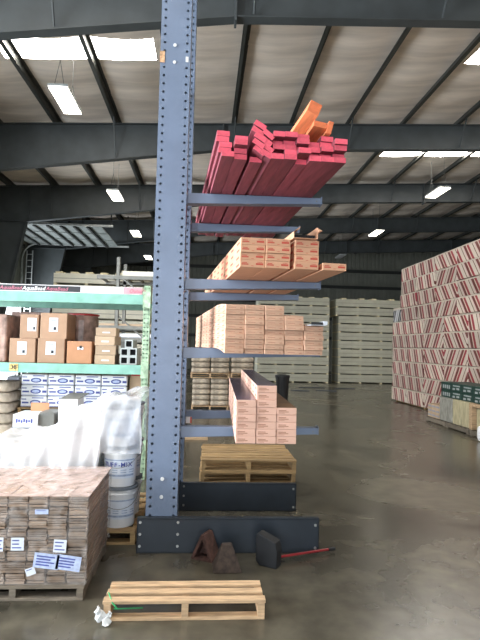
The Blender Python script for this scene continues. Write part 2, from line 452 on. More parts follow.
# rafters (tapered to the left haunch) with their left columns
def zbot(x):
    if x < 0.4: return ZB0 + SL * (x - 0.4) - 0.090 * (0.4 - x)
    return ZB0 + SL * (x - 0.4)
ti = 0
for bi, by in enumerate(BEAMS):
    ti += 1
    r = MB()
    xi = -7.15
    prof = [(xi, zbot(xi)), (0.4, zbot(0.4)), (XR, zbot(XR)), (XR, zpur(XR)), (XL + .05, zpur(XL)), (XL + .05, zbot(xi))]
    r.prism(prof, by + .11, by + .125, 'y')                          # web
    for a, b in ((xi, 0.4), (0.4, XR)):                             # bottom flange
        r.add([(a, by, zbot(a) - .02), (b, by, zbot(b) - .02), (b, by + .23, zbot(b) - .02), (a, by + .23, zbot(a) - .02),
               (a, by, zbot(a)), (b, by, zbot(b)), (b, by + .23, zbot(b)), (a, by + .23, zbot(a))],
              [(0, 3, 2, 1), (4, 5, 6, 7), (0, 1, 5, 4), (1, 2, 6, 5), (2, 3, 7, 6), (3, 0, 4, 7)])
    a, b = XL, XR
    r.add([(a, by, zpur(a) - .02), (b, by, zpur(b) - .02), (b, by + .23, zpur(b) - .02), (a, by + .23, zpur(a) - .02),
           (a, by, zpur(a)), (b, by, zpur(b)), (b, by + .23, zpur(b)), (a, by + .23, zpur(a))],
          [(0, 3, 2, 1), (4, 5, 6, 7), (0, 1, 5, 4), (1, 2, 6, 5), (2, 3, 7, 6), (3, 0, 4, 7)])
    for sx in (0.4, 9.0, 16.0):                                     # splice end plates
        r.box(sx - .02, sx + .02, by - .01, by + .24, zbot(sx) - .09, zpur(sx) + .0)
    for sx in (xi + .1, ):
        r.box(sx - .01, sx + .01, by + .01, by + .22, zbot(sx), zpur(sx))
    for px in PUR[1::2]:                                            # flange braces to the purlins
        r.tube((px, by - .42, zpur(px) + .04), (px, by + .04, zbot(px) + .05), .022, 6)
        r.tube((px, by + .65, zpur(px) + .04), (px, by + .19, zbot(px) + .05), .022, 6)
    o = r.build('trim_%d' % ti, M['steel']); tag(o, kind='structure')
    c = MB()                                                        # tapered column
    zt = zbot(xi)
    c.prism([(XL + .05, 0), (-8.4, 0), (xi, zt), (XL + .05, zt)], by + .11, by + .125, 'y')
    c.add([(-8.4, by, 0), (-8.4, by + .23, 0), (xi, by + .23, zt), (xi, by, zt), (-8.38, by, 0), (-8.38, by + .23, 0), (xi + .02, by + .23, zt), (xi + .02, by, zt)],
          [(0, 3, 2, 1), (4, 5, 6, 7), (0, 1, 5, 4), (1, 2, 6, 5), (2, 3, 7, 6), (3, 0, 4, 7)])
    c.box(XL + .03, XL + .05, by, by + .23, 0, zt)
    c.box(XL + .05, xi, by, by + .23, zt - .02, zt)
    ti += 1
    tag(c.build('trim_%d' % ti, M['steel']), kind='structure')
for px in PUR:                                                      # Z purlins, one continuous line each
    ti += 1
    p = MB(); z = zpur(px)
    p.box(px - .006, px + .006, YF, YB, z, z + .2); p.box(px - .09, px + .006, YF, YB, z, z + .012); p.box(px - .006, px + .09, YF, YB, z + .188, z + .2)
    p.box(px - .09, px - .078, YF, YB, z, z + .03)
    tag(p.build('trim_%d' % ti, M['purlin']), kind='structure')

# walls
D1 = (21.25, 25.75, 3.9)      # rolled-up door: y0, y1, height
D2 = (-0.4, 6.2, 5.6)         # open dock door left of the camera
def ribbed(m, a0, a1, z0, z1, x=None, y=None, out=1):
    """corrugated sheet between a0,a1 along y (x given) or along x (y given)"""
    n = max(2, int((a1 - a0) / 0.3)); pr = []
    for i in range(n):
        s0 = a0 + (a1 - a0) * i / n; w = (a1 - a0) / n
        pr += [(s0, 0), (s0 + w * .7, 0), (s0 + w * .78, .035), (s0 + w * .92, .035)]
    pr.append((a1, 0))
    vs = []
    for (s_, d) in pr:
        for z in (z0, z1):
            vs.append((x + out * d, s_, z) if x is not None else (s_, y + out * d, z))
    m.add(vs, [(2 * i, 2 * i + 2, 2 * i + 3, 2 * i + 1) for i in range(len(pr) - 1)])
m = MB(); H = 9.5
segs = [(YF, D2[0], 0, H), (D2[0], D2[1], D2[2], H), (D2[1], D1[0], 0, H), (D1[0], D1[1], D1[2], H), (D1[1], YB, 0, H)]
for a, b, z0, z1 in segs: ribbed(m, a, b, z0, min(z1, zceil(XL) + .1), x=XL, out=-1)
wl = tag(m.build('wall_left', M['wallp'], fixn=False), kind='structure')
m = MB(); ribbed(m, XL, XR, 0, 9.6, y=YB, out=1)
wb = tag(m.build('wall_back', M['wallp'], fixn=False), kind='structure')
m = MB(); ribbed(m, YF, YB, 0, 9.6, x=XR, out=1)
tag(m.build('wall_right', M['wallp'], fixn=False), kind='structure')
m = MB()
D3 = (-6.5, 1.5, 5.2); D4 = (6.0, 11.0, 5.2)
for a, b, z0, z1 in [(XL, D3[0], 0, H), (D3[0], D3[1], D3[2], H), (D3[1], D4[0], 0, H), (D4[0], D4[1], D4[2], H), (D4[1], XR, 0, H)]:
    ribbed(m, a, b, z0, z1, y=YF, out=-1)
tag(m.build('wall_front', M['wallp'], fixn=False), kind='structure')
for gz in (2.3, 3.7, 4.9, 6.1, 7.3):
    ti += 1
    g = MB(); g.box(XL + .1, XR - .1, YB - .2, YB - .19, gz, gz + .2); g.box(XL + .1, XR - .1, YB - .2, YB, gz, gz + .01); g.box(XL + .1, XR - .1, YB - .2, YB - .01, gz + .19, gz + .2)
    tag(g.build('trim_%d' % ti, M['girt']), kind='structure')
for gz in (6.2,):
    ti += 1
    g = MB(); g.box(XL + .02, XL + .2, D1[0], D1[1], gz, gz + .16)
    tag(g.build('trim_%d' % ti, M['girt']), kind='structure')

# rolled-up sectional door on its overhead tracks
dr = empty('door_1', (XL, D1[0], 0)); tag(dr, kind='structure')
zd = 6.42
for i in range(8):                                                  # panels lying flat along the tracks
    x0 = 0.38 + i * 0.54
    p = MB(); p.box(x0, x0 + .52, .08, 4.42, zd, zd + .045)
    for yy in (.15, 1.5, 2.9, 4.2): p.box(x0 + .02, x0 + .5, yy, yy + .08, zd - .03, zd)
    p.build('door_panel', M['doorp'], dr)
for i in range(7):
    x0 = .915 + i * .54
    p = MB(); p.box(x0 - .05, x0 + .03, .1, 4.4, zd - .09, zd - .035); p.build('strut', M['girt'], dr)
for yy in (.02, 4.46):
    p = MB()
    p.box(.06, .14, yy - .03, yy + .03, 0, 5.7)
    last = (.1, 5.7)
    for k in range(1, 9):
        t = math.pi / 2 * k / 8; q = (.1 + .72 * (1 - math.cos(t)), 5.7 + .72 * math.sin(t))
        p.tube((last[0], yy, last[1]), (q[0], yy, q[1]), .035, 6); last = q
    p.box(.8, 5.2, yy - .03, yy + .03, zd - .04, zd + .04)
    p.build('door_track', M['galv'], dr)
    p = MB()
    for hx in (2.9, 5.1): p.box(hx, hx + .04, yy - .02, yy + .02, zd + .04, zpur(XL + hx) )
    p.build('track_hanger', M['girt'], dr)
p = MB()                                                            # laddered reinforcing beside the far track
for xx in (.22, .5): p.box(xx, xx + .04, 4.6, 4.66, 0, 6.1)
for k in range(20): p.box(.24, .52, 4.61, 4.64, .2 + .3 * k, .23 + .3 * k)
p.build('track_ladder', M['galv'], dr)


# ------------------------------------------------------------------ ceiling lamps
def make_lamp(on):
    t = empty('high_bay_lamp')
    b = MB(); b.box(-.20, .20, -.62, .62, .0, .055); b.box(-.08, .08, -.25, .25, .055, .12); b.build('housing', M['galv'], t, bevel=.008)
    d = MB(); d.box(-.185, .185, -.60, .60, -.02, -.001); d.build('diffuser', M['lamp_on' if on else 'lamp_off'], t)
    w = MB()
    for yy in (-.5, .5):
        w = MB()
        w.tube((-.1, yy, .055), (0, yy, .6), .006, 5); w.tube((.1, yy, .055), (0, yy, .6), .006, 5); w.tube((0, yy, .59), (0, yy, 1.3), .006, 5)
        w.build('hanger_wire', M['girt'], t)
    return t
lp = make_lamp(True); lo = make_lamp(False)
lamps = [(lp, -3.07, 10.95, 'near hanging lamp, largest, over the left side'), (lp, -3.2, 17.9, 'second hanging lamp back in the left row'), (lp, -3.28, 23.95, 'third hanging lamp back in the left row'),
         (lp, -3.4, 30.4, 'farthest small hanging lamp in the left row'), (lp, 8.2, 17.75, 'nearest lit hanging lamp of the right row'), (lp, 8.2, 24.4, 'second lit hanging lamp of the right row'),
         (lo, 8.2, 31.0, 'unlit grey hanging lamp at the far end of the right row')]
for pr, x, y, lb in lamps:
    o = put(pr, USED, (x, y, zpur(x) - 1.27), 0, lb, 'lamp', 'hanging high bay lamps')

# ------------------------------------------------------------------ cantilever rack
YC = 4.10
bl = at(136, 552, YC); brt = at(318.5, 554, YC)
cx = (at(150, 360, YC + .04).x + at(181.7, 360, YC + .04).x) / 2
rack = empty('cantilever_rack', (cx, YC, 0), math.radians(-.3))
tag(rack, 'tall blue-grey perforated steel cantilever rack holding red lumber and long cartons', 'storage rack')
ZA = [at(190, 426.5, YC + .085).z, at(190, 347.5, YC + .085).z, at(190, 278.5, YC + .085).z, at(190, 192.7, YC + .085).z]
print('ARM Z', ZA, 'base', bl, brt, 'cx', cx)
XT = at(322, 195, YC + .06).x - cx        # arm tip (local x)
YR = 1.035                                  # second column behind
CW = .245
for k, yo in enumerate((0.0, YR)):
    c = MB()
    c.holeplate(CW, .03, 5.7, yo + .045, .0692, .0108, (-CW / 2 + .035, CW / 2 - .028))
    c.box(-CW / 2, -CW / 2 + .006, yo + .049, yo + .235, .03, 5.7)
    c.box(CW / 2 - .006, CW / 2, yo + .049, yo + .235, .03, 5.7)
    c.box(-CW / 2, CW / 2, yo + .235, yo + .241, .03, 5.7)
    col = c.build('column', M['blue'], rack, fixn=True)
    bx0, bx1 = bl.x - cx, brt.x - cx
    for face in (0,):
        b = MB()
        if face == 0: y0, y1 = yo, yo + .044
        else: y0, y1 = yo + .245, yo + .287
        wy = y0 if face == 0 else y1 - .008
        b.box(bx0, bx1, wy, wy + .008, 0, .262)
        b.box(bx0, bx1, y0, y1, .254, .268); b.box(bx0, bx1, y0, y1, 0, .010)
        b.box(bx1 - .01, bx1, y0, y1, .01, .254); b.box(bx0, bx0 + .01, y0, y1, .01, .254)
        bb = b.build('base_beam', M['slate'], rack)
        if face == 0:
            for (bx, bz) in [(bx0 + .025, .235), (bx0 + .025, .145), (bx0 + .025, .055), (.135, .235), (.135, .145), (.135, .055), (bx1 - .03, .215), (bx1 - .03, .04)]:
                t = MB(); t.tube((bx, y0 - .008, bz), (bx, y0 + .002, bz), .011, 6); t.build('bolt', M['bolt'], bb)
    for z in ZA:
        a = MB()
        x0 = CW / 2 + .004; h0, h1 = .088, .050
        tipx = XT if True else 0
        a.prism([(x0, z - h0), (tipx, z - h1), (tipx, z), (x0, z)], yo + .085, yo + .175, 'y')
        arm = a.build('arm', M['blue'], rack, bevel=.004)
        pl = MB(); pl.box(CW / 2, x0, yo + .05, yo + .23, z - .10, z + .05); pl.build('mounting_plate', M['blue'], arm)
        pl = MB(); pl.box(tipx, tipx + .006, yo + .083, yo + .177, z - h1 - .004, z + .012)
        pl.build('end_cap', M['blue'], arm)
        t = MB(); t.tube((tipx - .04, yo + .083, z - .028), (tipx - .04, yo + .09, z - .028), .006, 6); t.build('bolt', M['gsteel'], arm); t = MB()
        t.tube((x0 + .0, yo + .036, z - .02), (x0 + .0, yo + .052, z - .02), .006, 6); t.build('bolt', M['gsteel'], arm)
b = MB()
for z in (.6, 1.75, 2.95, 4.1):
    b.box(-.03, .03, .241, YR + .045, z, z + .06)
for z in (.66, 1.81, 3.01): b.tube((0, .245, z), (0, YR + .04, z + 1.08), .012, 6)
b.build('brace', M['blue'], rack)
pc = [(-.005, at(174, 45, YC + .04).z, .014), (-.005, at(173, 62, YC + .04).z, .013), (.0, at(161.5, 479, YC + .04).z, .015), (-.003, at(160.5, 497, YC + .04).z, .014)]
for (x, z, r_) in pc:
    t = MB(); t.tube((x, .037, z), (x, .047, z), r_, 10); t.build('round_sticker', M['sticker'], rack)
t = MB(); z = at(162, 56, YC + .04).z; t.box(-.125, -.085, .041, .0445, z - .05, z + .045); t.build('torn_sticker', M['torn'], rack)
t = MB(); z = at(187, 59, YC + .04).z; t.box(.085, .108, .041, .0445, z - .025, z + .02); t.build('torn_sticker', M['sticker'], rack)
t = MB(); z = at(190, 421, YC + YR).z; t.box(.13, .19, YR + .07, YR + .074, z - .032, z + .032, 0); t.box(.175, .19, YR + .068, YR + .07, z - .03, z + .03, 1)
t.box(.122, .135, YR + .075, YR + .08, z - .01, z + .01, 0)
tg = t.build('paper_tag', [M['sticker'], M['inkred']], rack); tg['label'] = 'white paper tag with red edge'

# ------------------------------------------------------------------ red lumber on the top arms
ZL = ZA[3]
BW, BH, BL_ = .086, .0365, 2.44
def make_board(name, endm, sidem, w=BW, h=BH, l=BL_):
    m = MB(); m.box(-w / 2, w / 2, 0, l, 0, h, 0, {2: 1, 4: 1})
    return m.build(name, [sidem, endm], bevel=.002)
bd = make_board('lumber_board', M['redend'], M['redside'])
RZ = math.radians(4.2)    # far ends swing to the left
# column: pixel x of the board end centre, list of rows (height index, tilt deg, dx)
fy = 3.36
lum = []
xcols = [227.5, 241, 256, 271, 283.5, 296.5, 308.5, 320.5, 331.5, 341.5]
colpx = [227.6, 240.7, 256.5, 277.2, 290.3, 303.2, 315.4, 327.6, 339.8]
rows = [5, 4, 1, 5, 5, 5, 4, 5, 4]
cn = NTH
def lcx(i): return at(colpx[i], 166, fy).x
for i in range(9):
    for k in range(rows[i]):
        yj = fy + random.uniform(-.05, .07)
        if i == 0 and k: yj = fy + .02
        dx = random.uniform(-.003, .003) * (k > 0)
        if i == 0: dx = -.012 * (k % 2) - .008 * k
        if i == 3 and k: dx = .012
        lum.append((lcx(i) + dx, yj, ZL + .002 + k * (BH + .0012), 0, i, k))
# two leaning piles of tilted boards standing in the gap (columns three and four)
for (i, dxs, zz, tl) in [(2, .018, .042, -33), (2, .010, .084, -33), (2, .022, .126, -31), (2, .006, .168, -31), (2, .020, .210, -30),
                         (3, .000, .062, -36), (3, -.010, .106, -36), (3, .004, .152, -37), (3, -.008, .020, -30)]:
    lum.append((at((255, 265.8)[i - 2], 166, fy).x + dxs, fy - .02 + .01 * random.random(), ZL + zz, tl, i, int(zz / .04)))
seen = {}
lumber_sorted = sorted(lum, key=lambda q: (q[4], q[2]))
for (x, y, z, tl, i, k) in lumber_sorted:
    seen[(i, tl != 0)] = seen.get((i, tl != 0), 0) + 1
    lb = ('red-ended board lying in lumber column %s from the left, %s row up' if not tl else 'tilted red board leaning above lumber column %s from the left, %s one up')
    o = put(bd, USED, (x, y, z), RZ, lb % (cn[i], NTH[seen[(i, tl != 0)] - 1]), 'board', 'red-painted boards on the top arms')
    if tl:
        o.rotation_euler = (0, math.radians(-tl), RZ)
    else: o.rotation_euler = (0, 0, RZ)
# orange timbers on top
ztop = ZL + 5 * (BH + .0012)
ob = make_board('orange_timber', M['orend'], M['orside'], .085, .085, 1.9)
p = at(312, 112, 3.30)
ob.location = (at(312.5, 120, 3.34).x, 3.34, ztop + .135); ob.rotation_euler = (math.radians(-4.4), math.radians(22), math.radians(7))
tag(ob, 'orange square timber sticking highest out of the top of the red pile', 'timber', 'orange timbers')
ob2 = make_board('orange_timber', M['orend'], M['orside'], .09, .04, 1.6); ob2.location = (at(320.5, 130, 3.34).x, 3.36, ztop + .050); ob2.rotation_euler = (math.radians(-2.2), math.radians(8), math.radians(5))
tag(ob2, 'flat orange timber lying on the red pile beside the tallest orange one', 'timber', 'orange timbers')
ob3 = make_board('orange_timber', M['orend'], M['orside'], .035, .085, 1.6); ob3.location = (at(329.3, 130, 3.34).x, 3.36, ztop + .012); ob3.rotation_euler = (0, math.radians(14), math.radians(3.5))
tag(ob3, 'narrow orange timber standing on edge, rightmost of the orange ones', 'timber', 'orange timbers')


# ------------------------------------------------------------------ long cartons
def make_carton(name, w, h, l, mt, ink, marks, topm=None, sag=0.0, ls=.68):
    """long carton; the free end in front of the arm sags by `sag`"""
    m = MB()
    ysr = [0] + ([ls * q for q in (.2, .4, .6, .8, 1)] if sag else []) + [l]
    dz = lambda y: -sag * max(0, (ls - y) / ls) ** 2
    for y in ysr: m.v += [(-w / 2, y, dz(y)), (w / 2, y, dz(y)), (w / 2, y, h + dz(y)), (-w / 2, y, h + dz(y))]
    for i in range(len(ysr) - 1):
        a = 4 * i; b = a + 4
        for q, mi in ((0, 0), (1, 0), (2, 1 if topm else 0), (3, 0)):
            m.f.append((a + q, a + (q + 1) % 4, b + (q + 1) % 4, b + q)); m.mi.append(mi)
    m.f += [(0, 3, 2, 1), (len(m.v) - 4, len(m.v) - 3, len(m.v) - 2, len(m.v) - 1)]; m.mi += [0, 0]
    o = m.build(name, [mt, topm] if topm else mt, bevel=.003)
    p = MB()
    for (a, b, c, d) in marks: p.box(a * w, b * w, -.0008, .0004, c * h - sag, d * h - sag)
    n = int(l / .28)
    for i in range(n):      # printing along both long sides
        for s_ in (-1, 1):
            xx = s_ * w / 2
            p.box(xx - .0006, xx + .0006, .05 + i * .28, .05 + i * .28 + .12, h * .30 + dz(.11 + i * .28), h * .62 + dz(.11 + i * .28))
    p.build('printed_marks', ink, o)
    return o
MK2 = [(-.44, -.16, .34, .5), (-.42, -.22, .58, .68), (.14, .44, .36, .62), (-.05, .05, .2, .26), (.20, .40, .72, .78)]
MK3 = [(-.36, .02, .42, .50), (.24, .38, .30, .42)]
MK4 = [(-.40, -.02, .56, .66), (-.40, .10, .36, .46), (-.40, -.1, .2, .25)]
# level 3 from the floor (third pair of arms)
W2 = .172; H2 = .0505
c2 = make_carton('long_carton', W2, H2, 2.44, M['kraft'], M['inkred'], MK2)
RZ2 = math.radians(5.6); y2 = 3.5
x0 = at(240, 268, y2).x
h2c = [4, 4, 4, 1]; xo = [0, 0, .026, .048]
for i in range(4):
    for k in range(h2c[i]):
        yj = y2 + random.uniform(0, .02) + (.0 if i < 2 else .01)
        o = put(c2, USED, (x0 + W2 * .5 + i * (W2 + .004) + xo[i] + random.uniform(-.002, .002), yj, ZA[2] + .002 + k * (H2 + .0012)), RZ2,
            ('kraft long carton alone at the right end of the upper carton shelf' if i == 3 else 'kraft long carton on the upper carton shelf, stack %s from the left, %s layer' % (NTH[i], ORD[k])), 'carton', 'cartons on the second arms from the top')
# torn open carton on top of the third stack
t = MB(); w = W2; zt = 0
t.box(-w / 2, w / 2, 0, 2.3, 0, .003); t.box(-w / 2, -w / 2 + .003, 0, 2.3, .003, .045); t.box(w / 2 - .003, w / 2, .0, 2.3, .003, .045)
t.prism([(-w / 2, .045), (-w / 2 + .04, .075), (-w / 2 + .03, .055)], -.03, .30, 'y'); t.prism([(w / 2, .045), (w / 2 + .02, .05), (w / 2 - .02, .07)], -.04, .22, 'y')
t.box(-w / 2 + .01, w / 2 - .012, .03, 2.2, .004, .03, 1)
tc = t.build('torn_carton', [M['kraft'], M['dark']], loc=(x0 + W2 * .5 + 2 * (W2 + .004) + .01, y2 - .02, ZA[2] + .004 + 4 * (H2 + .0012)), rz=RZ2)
tag(tc, 'torn open kraft carton with ragged flaps on top of the third upper stack', 'carton')

# second pair of arms from the bottom: thin cartons in five stacks
W3, H3 = .132, .0325
c3 = make_carton('flat_carton', W3, H3, 2.44, M['kraft3'], M['inkfaint'], MK3, None, .034, .6)
y3 = 3.52; x0 = at(224.5, 349, y3).x
cnt = [10, 10, 10, 8, 6]
for i in range(5):
    for k in range(cnt[i]):
        put(c3, USED, (x0 + W3 * .5 + i * (W3 + .0055) + random.uniform(-.0025, .0025), y3 + random.uniform(-.012, .016), ZA[1] + .002 + k * (H3 + .0009)), RZ2,
            'thin tan carton at eye level, stack %s from the left, %s layer' % (NTH[i], ORD[k]), 'carton', 'thin cartons on the eye level arms')
dv = MB(); dv.box(-.055, .055, -.04, .10, 0, .004, 0); dv.box(-.05, .03, -.045, -.03, .004, .022, 1); dv.box(.035, .06, -.05, .05, .004, .028, 0)
o = dv.build('open_flap_carton', [M['label'], M['bin']], loc=(x0 + W3 * .5 + 4 * (W3 + .0035) + .02, y3 - .02, ZA[1] - .028 + 6 * (H3 + .0009)), rz=RZ2)
tag(o, 'small white and black open box on the rightmost thin carton stack', 'box')

# lowest arms
W4, H4 = .134, .0476
c4 = make_carton('trim_carton', W4, H4, 2.44, M['kraft2'], M['inkbr'], MK4, M['kraft2'])
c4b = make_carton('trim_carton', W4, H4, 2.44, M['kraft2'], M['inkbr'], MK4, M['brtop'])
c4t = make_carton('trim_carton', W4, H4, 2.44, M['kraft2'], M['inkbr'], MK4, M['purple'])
y4 = 3.465; x0 = at(235.4, 442, y4).x
for i, n_ in enumerate((6, 8, 5)):
    for k in range(n_):
        top = (k == n_ - 1)
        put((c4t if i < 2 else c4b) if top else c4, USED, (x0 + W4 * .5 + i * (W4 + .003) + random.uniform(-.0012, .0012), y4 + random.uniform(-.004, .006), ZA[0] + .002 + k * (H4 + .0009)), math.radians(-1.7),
            'pinkish carton on the lowest arms, stack %s from the left, %s layer' % (NTH[i], ORD[k]), 'carton', 'cartons on the lowest arms')


# ------------------------------------------------------------------ pallets
def make_pallet(w, d, h, nb, m_, bm_=3, name='wooden_pallet', bot=2, gapy=None):
    """w along x, d along y, boards run along x, stringers run along y"""
    t = empty(name)
    sh = h - .036
    for i in range(bm_):
        x = -w / 2 + .02 + (w - .04) * i / (bm_ - 1)
        s_ = MB(); s_.box(x - .02, x + .02, 0, d, .018, .018 + sh); s_.build('stringer', m_, t)
    bw = min(.10, d / nb * .71)
    for i in range(nb):
        y = bw / 2 + (d - bw) * i / (nb - 1)
        s_ = MB(); s_.box(-w / 2 + random.uniform(-.008, .004), w / 2 + random.uniform(-.004, .008), y - bw / 2, y + bw / 2, h - .018, h, mtx=Matrix.Rotation(random.uniform(-.008, .008), 4, 'Z')); s_.build('deck_board', m_, t, bevel=.002)
    for i in range(bot):
        y = bw / 2 + (d - bw) * i / max(1, bot - 1)
        s_ = MB(); s_.box(-w / 2, w / 2, y - bw / 2, y + bw / 2, 0, .018); s_.build('bottom_board', m_, t, bevel=.002)
    return t
g0 = gnd(103, 621.5); g1 = gnd(265, 622)
print('front pallet', g0, g1)
pw = (g1.x - g0.x)
fp = make_pallet(pw, .26, .112, 3, M['pallet'], bot=1, name='half_pallet')
fp.location = ((g0.x + g1.x) / 2, g0.y, 0)
tag(fp, 'narrow empty pine pallet lying on the floor in the foreground', 'pallet')
s_ = MB(); s_.tube((-pw / 2 + .01, .10, .117), (-pw / 2 + .05, -.004, .106), .004, 6); s_.tube((-pw / 2 + .05, -.004, .106), (-pw / 2 + .08, -.008, .075), .004, 6)
s_.tube((-pw / 2 + .06, .0, .07), (-pw / 2 + .22, .05, .05), .004, 6); s_.build('green_strap', M['cord'], fp)
rag = MB()
for (dx, dy, dz, r_) in [(0, 0, .05, .03), (.035, -.01, .02, .028), (-.01, -.012, .085, .022), (.05, .0, .055, .018)]:
    vs = []
    rag.lathe([(r_ * .2, dz - r_), (r_ * .8, dz - r_ * .6), (r_, dz), (r_ * .6, dz + r_ * .6), (r_ * .15, dz + r_)], dx, dy, 7)
for i, v in enumerate(rag.v): rag.v[i] = (v[0] + random.uniform(-.01, .01), v[1] * .8 + random.uniform(-.006, .006), max(.003, v[2] + random.uniform(-.008, .008)))
o = rag.build('crumpled_paper', M['sticker'], loc=(g0.x - .01, g0.y - .035, 0)); tag(o, 'crumpled white plastic scrap caught on the left corner of the foreground pallet', 'litter')

# stacked pallets behind the rack base
pf = at(200, 470, 5.65); pr_ = at(295, 470, 5.65)
pp = make_pallet(pr_.x - pf.x, .92, .125, 7, M['palleto'], bot=3)
for k in range(3):
    put(pp, USED, ((pf.x + pr_.x) / 2 + .008 * k, 5.65 + .01 * k, k * .1255), 0, 'weathered wooden pallet behind the rack base, %s of a stack of three' % ['bottom', 'middle', 'top'][k], 'pallet', 'pallets behind the rack base')

# ------------------------------------------------------------------ wedges and chock with red handle
def wedge(name, m_, w0, w1, d, h):
    t = MB()
    t.add([(-w0 / 2, -d / 2, 0), (w0 / 2, -d / 2, 0), (w0 / 2, d / 2, 0), (-w0 / 2, d / 2, 0), (-w1 / 2, -d * .12, h), (w1 / 2, -d * .12, h), (w1 / 2, d * .2, h), (-w1 / 2, d * .2, h)],
          [(0, 3, 2, 1), (4, 5, 6, 7), (0, 1, 5, 4), (1, 2, 6, 5), (2, 3, 7, 6), (3, 0, 4, 7)])
    return t.build(name, m_, bevel=.006)
g = gnd(227, 573); o = wedge('wheel_chock', M['rust'], .205, .07, .17, .175); o.location = (g.x, g.y + .07, 0); o.rotation_euler.z = math.radians(4)
tag(o, 'dark rusty wedge-shaped wheel chock nearer the foreground pallet', 'wheel chock')
# a hollow one behind it, seen from its open end
t = MB(); w = .16
for (a, b) in (((-.085, 0), (.0, .185)), ((.0, .185), (.075, .01))):
    dx, dz = b[0] - a[0], b[1] - a[1]; L_ = math.hypot(dx, dz); nx, nz = -dz / L_ * .012, dx / L_ * .012
    t.prism([(a[0] - nx, max(0, a[1] - nz)), (b[0] - nx, b[1] - nz), (b[0] + nx, b[1] + nz), (a[0] + nx, max(0, a[1] + nz))], -.07, .07, 'y')
t.prism([(-.09, 0), (.085, 0), (.085, .016), (-.09, .016)], -.07, .07, 'y')
t.prism([(-.07, .016), (.06, .02), (.0, .165)], .02, .035, 'y')
g = gnd(206, 561); o = t.build('wheel_chock', M['rust2'], loc=(g.x, g.y + .06, 0), rz=math.radians(-28), bevel=.002)
tag(o, 'hollow reddish rusty wheel chock against the front base beam', 'wheel chock')
ck = empty('handled_chock', (gnd(269, 568).x, gnd(269, 568).y + .05, 0), math.radians(-32)); tag(ck, 'black rubber chock with a long red handle on the floor before the base beam', 'wheel chock')
t = MB(); t.prism([(-.085, .03), (-.05, 0), (.085, 0), (.09, .12), (.075, .185), (-.07, .235), (-.085, .21)], -.045, .045)
t2 = t.build('body', M['rubber'], ck, bevel=.008)
gh = gnd(335, 553); dv_ = Vector((gh.x - ck.location.x, gh.y - ck.location.y + .02, 0))
hp = MB(); L_ = dv_.length; rot = Matrix.Rotation(math.radians(32), 4, 'Z')
e = (rot @ dv_); e = Vector((e.x, e.y, 0)); u = e.normalized()
hp.tube(u * .07 + Vector((0, 0, .045)), e * .90 + Vector((0, 0, .03)), .0095, 8); hh = hp.build('handle', M['redpole'], ck)
gp = MB(); gp.tube(e * .90 + Vector((0, 0, .03)), e * 1.0 + Vector((0, 0, .026)), .0145, 8); gp.build('grip', M['rubber'], hh)

# ------------------------------------------------------------------ wrapped pile of planks (lower left)
yp0, yp1 = 3.375, 4.15
xr = at(87, 540, yp0).x
bwid = .124; zb = .092
pl = make_pallet(.86, yp1 - yp0, .09, 6, M['palletd'], bm_=3, name='loaded_pallet', bot=3)
pl.location = (xr - .44, yp0 - .01, 0); tag(pl, 'wooden pallet under the shrink-wrapped plank pile at lower left', 'pallet')
nr = 8; rh = (.633 - zb) / nr
protos = []
for v in range(5):
    m = MB(); ns = 4; hh_ = rh - .004
    for s_ in range(ns):
        z0 = hh_ * s_ / ns; z1 = hh_ * (s_ + 1) / ns - random.choice((.0015, .004, .006))
        j = random.uniform(-.006, .02); e0 = random.uniform(0, .006); e1 = random.uniform(0, .006)
        m.box(e0, bwid - .005 - e1, j + .008, yp1 - yp0 - .012 + random.uniform(-.006, .004), z0, z1)
    protos.append(m.build('plank_bundle', M['plank']))
for r_ in range(nr):
    off = -.05 if r_ % 2 else 0
    nc = 7
    for c_ in range(nc):
        x = xr - bwid * (c_ + 1)
        if c_ and off and r_ < nr - 1: x += .014 * ((c_ * 7 + r_) % 3 - 1) * .5
        put(protos[(r_ * 7 + c_ * 3 + (r_ * c_) % 4) % 5], USED, (x, yp0, zb + .003 + r_ * rh), 0,
            'thin brown plank bundle in the wrapped pile, %s row up, %s from its right corner' % (NTH[r_], NTH[c_]), 'plank bundle', 'plank bundles in the wrapped pile')
# the stretch wrap around it, with the paper labels stuck on
ztp = zb + nr * rh + .004
wr = MB(); a = xr - bwid * 7 - .01; b = xr + .008; y0, y1 = yp0 - .016, yp1 + .016
nx, nz = 26, 10
def grid(m, fn, nu, nv, mi=0):
    o = len(m.v)
    for i in range(nu + 1):
        for j in range(nv + 1): m.v.append(tuple(fn(i / nu, j / nv)))
    for i in range(nu):
        for j in range(nv):
            m.f.append((o + i * (nv + 1) + j, o + (i + 1) * (nv + 1) + j, o + (i + 1) * (nv + 1) + j + 1, o + i * (nv + 1) + j + 1)); m.mi.append(mi)
J = lambda s_: random.uniform(-s_, s_)
grid(wr, lambda u, v: (a + (b - a) * u, y0 + J(.003) * (0 < v < 1), .10 + (ztp - .10) * v), nx, nz)
grid(wr, lambda u, v: (b + J(.003) * (0 < v < 1) * (0 < u < 1), y0 + (y1 - y0) * u, .10 + (ztp - .10) * v), 14, nz)
grid(wr, lambda u, v: (a + (b - a) * u, y0 + (y1 - y0) * v, ztp + .003 + J(.003) * (0 < v < 1) * (0 < u < 1)), nx, 14, 1)
grid(wr, lambda u, v: (a + (b - a) * u, y1, .10 + (ztp - .10) * v), nx, 4)
wrap = wr.build('stretch_wrap', [M['wrap'], M['wraptop']], fixn=False); tag(wrap, 'clear crinkled stretch wrap around the brown plank pile at lower left', 'plastic wrap')
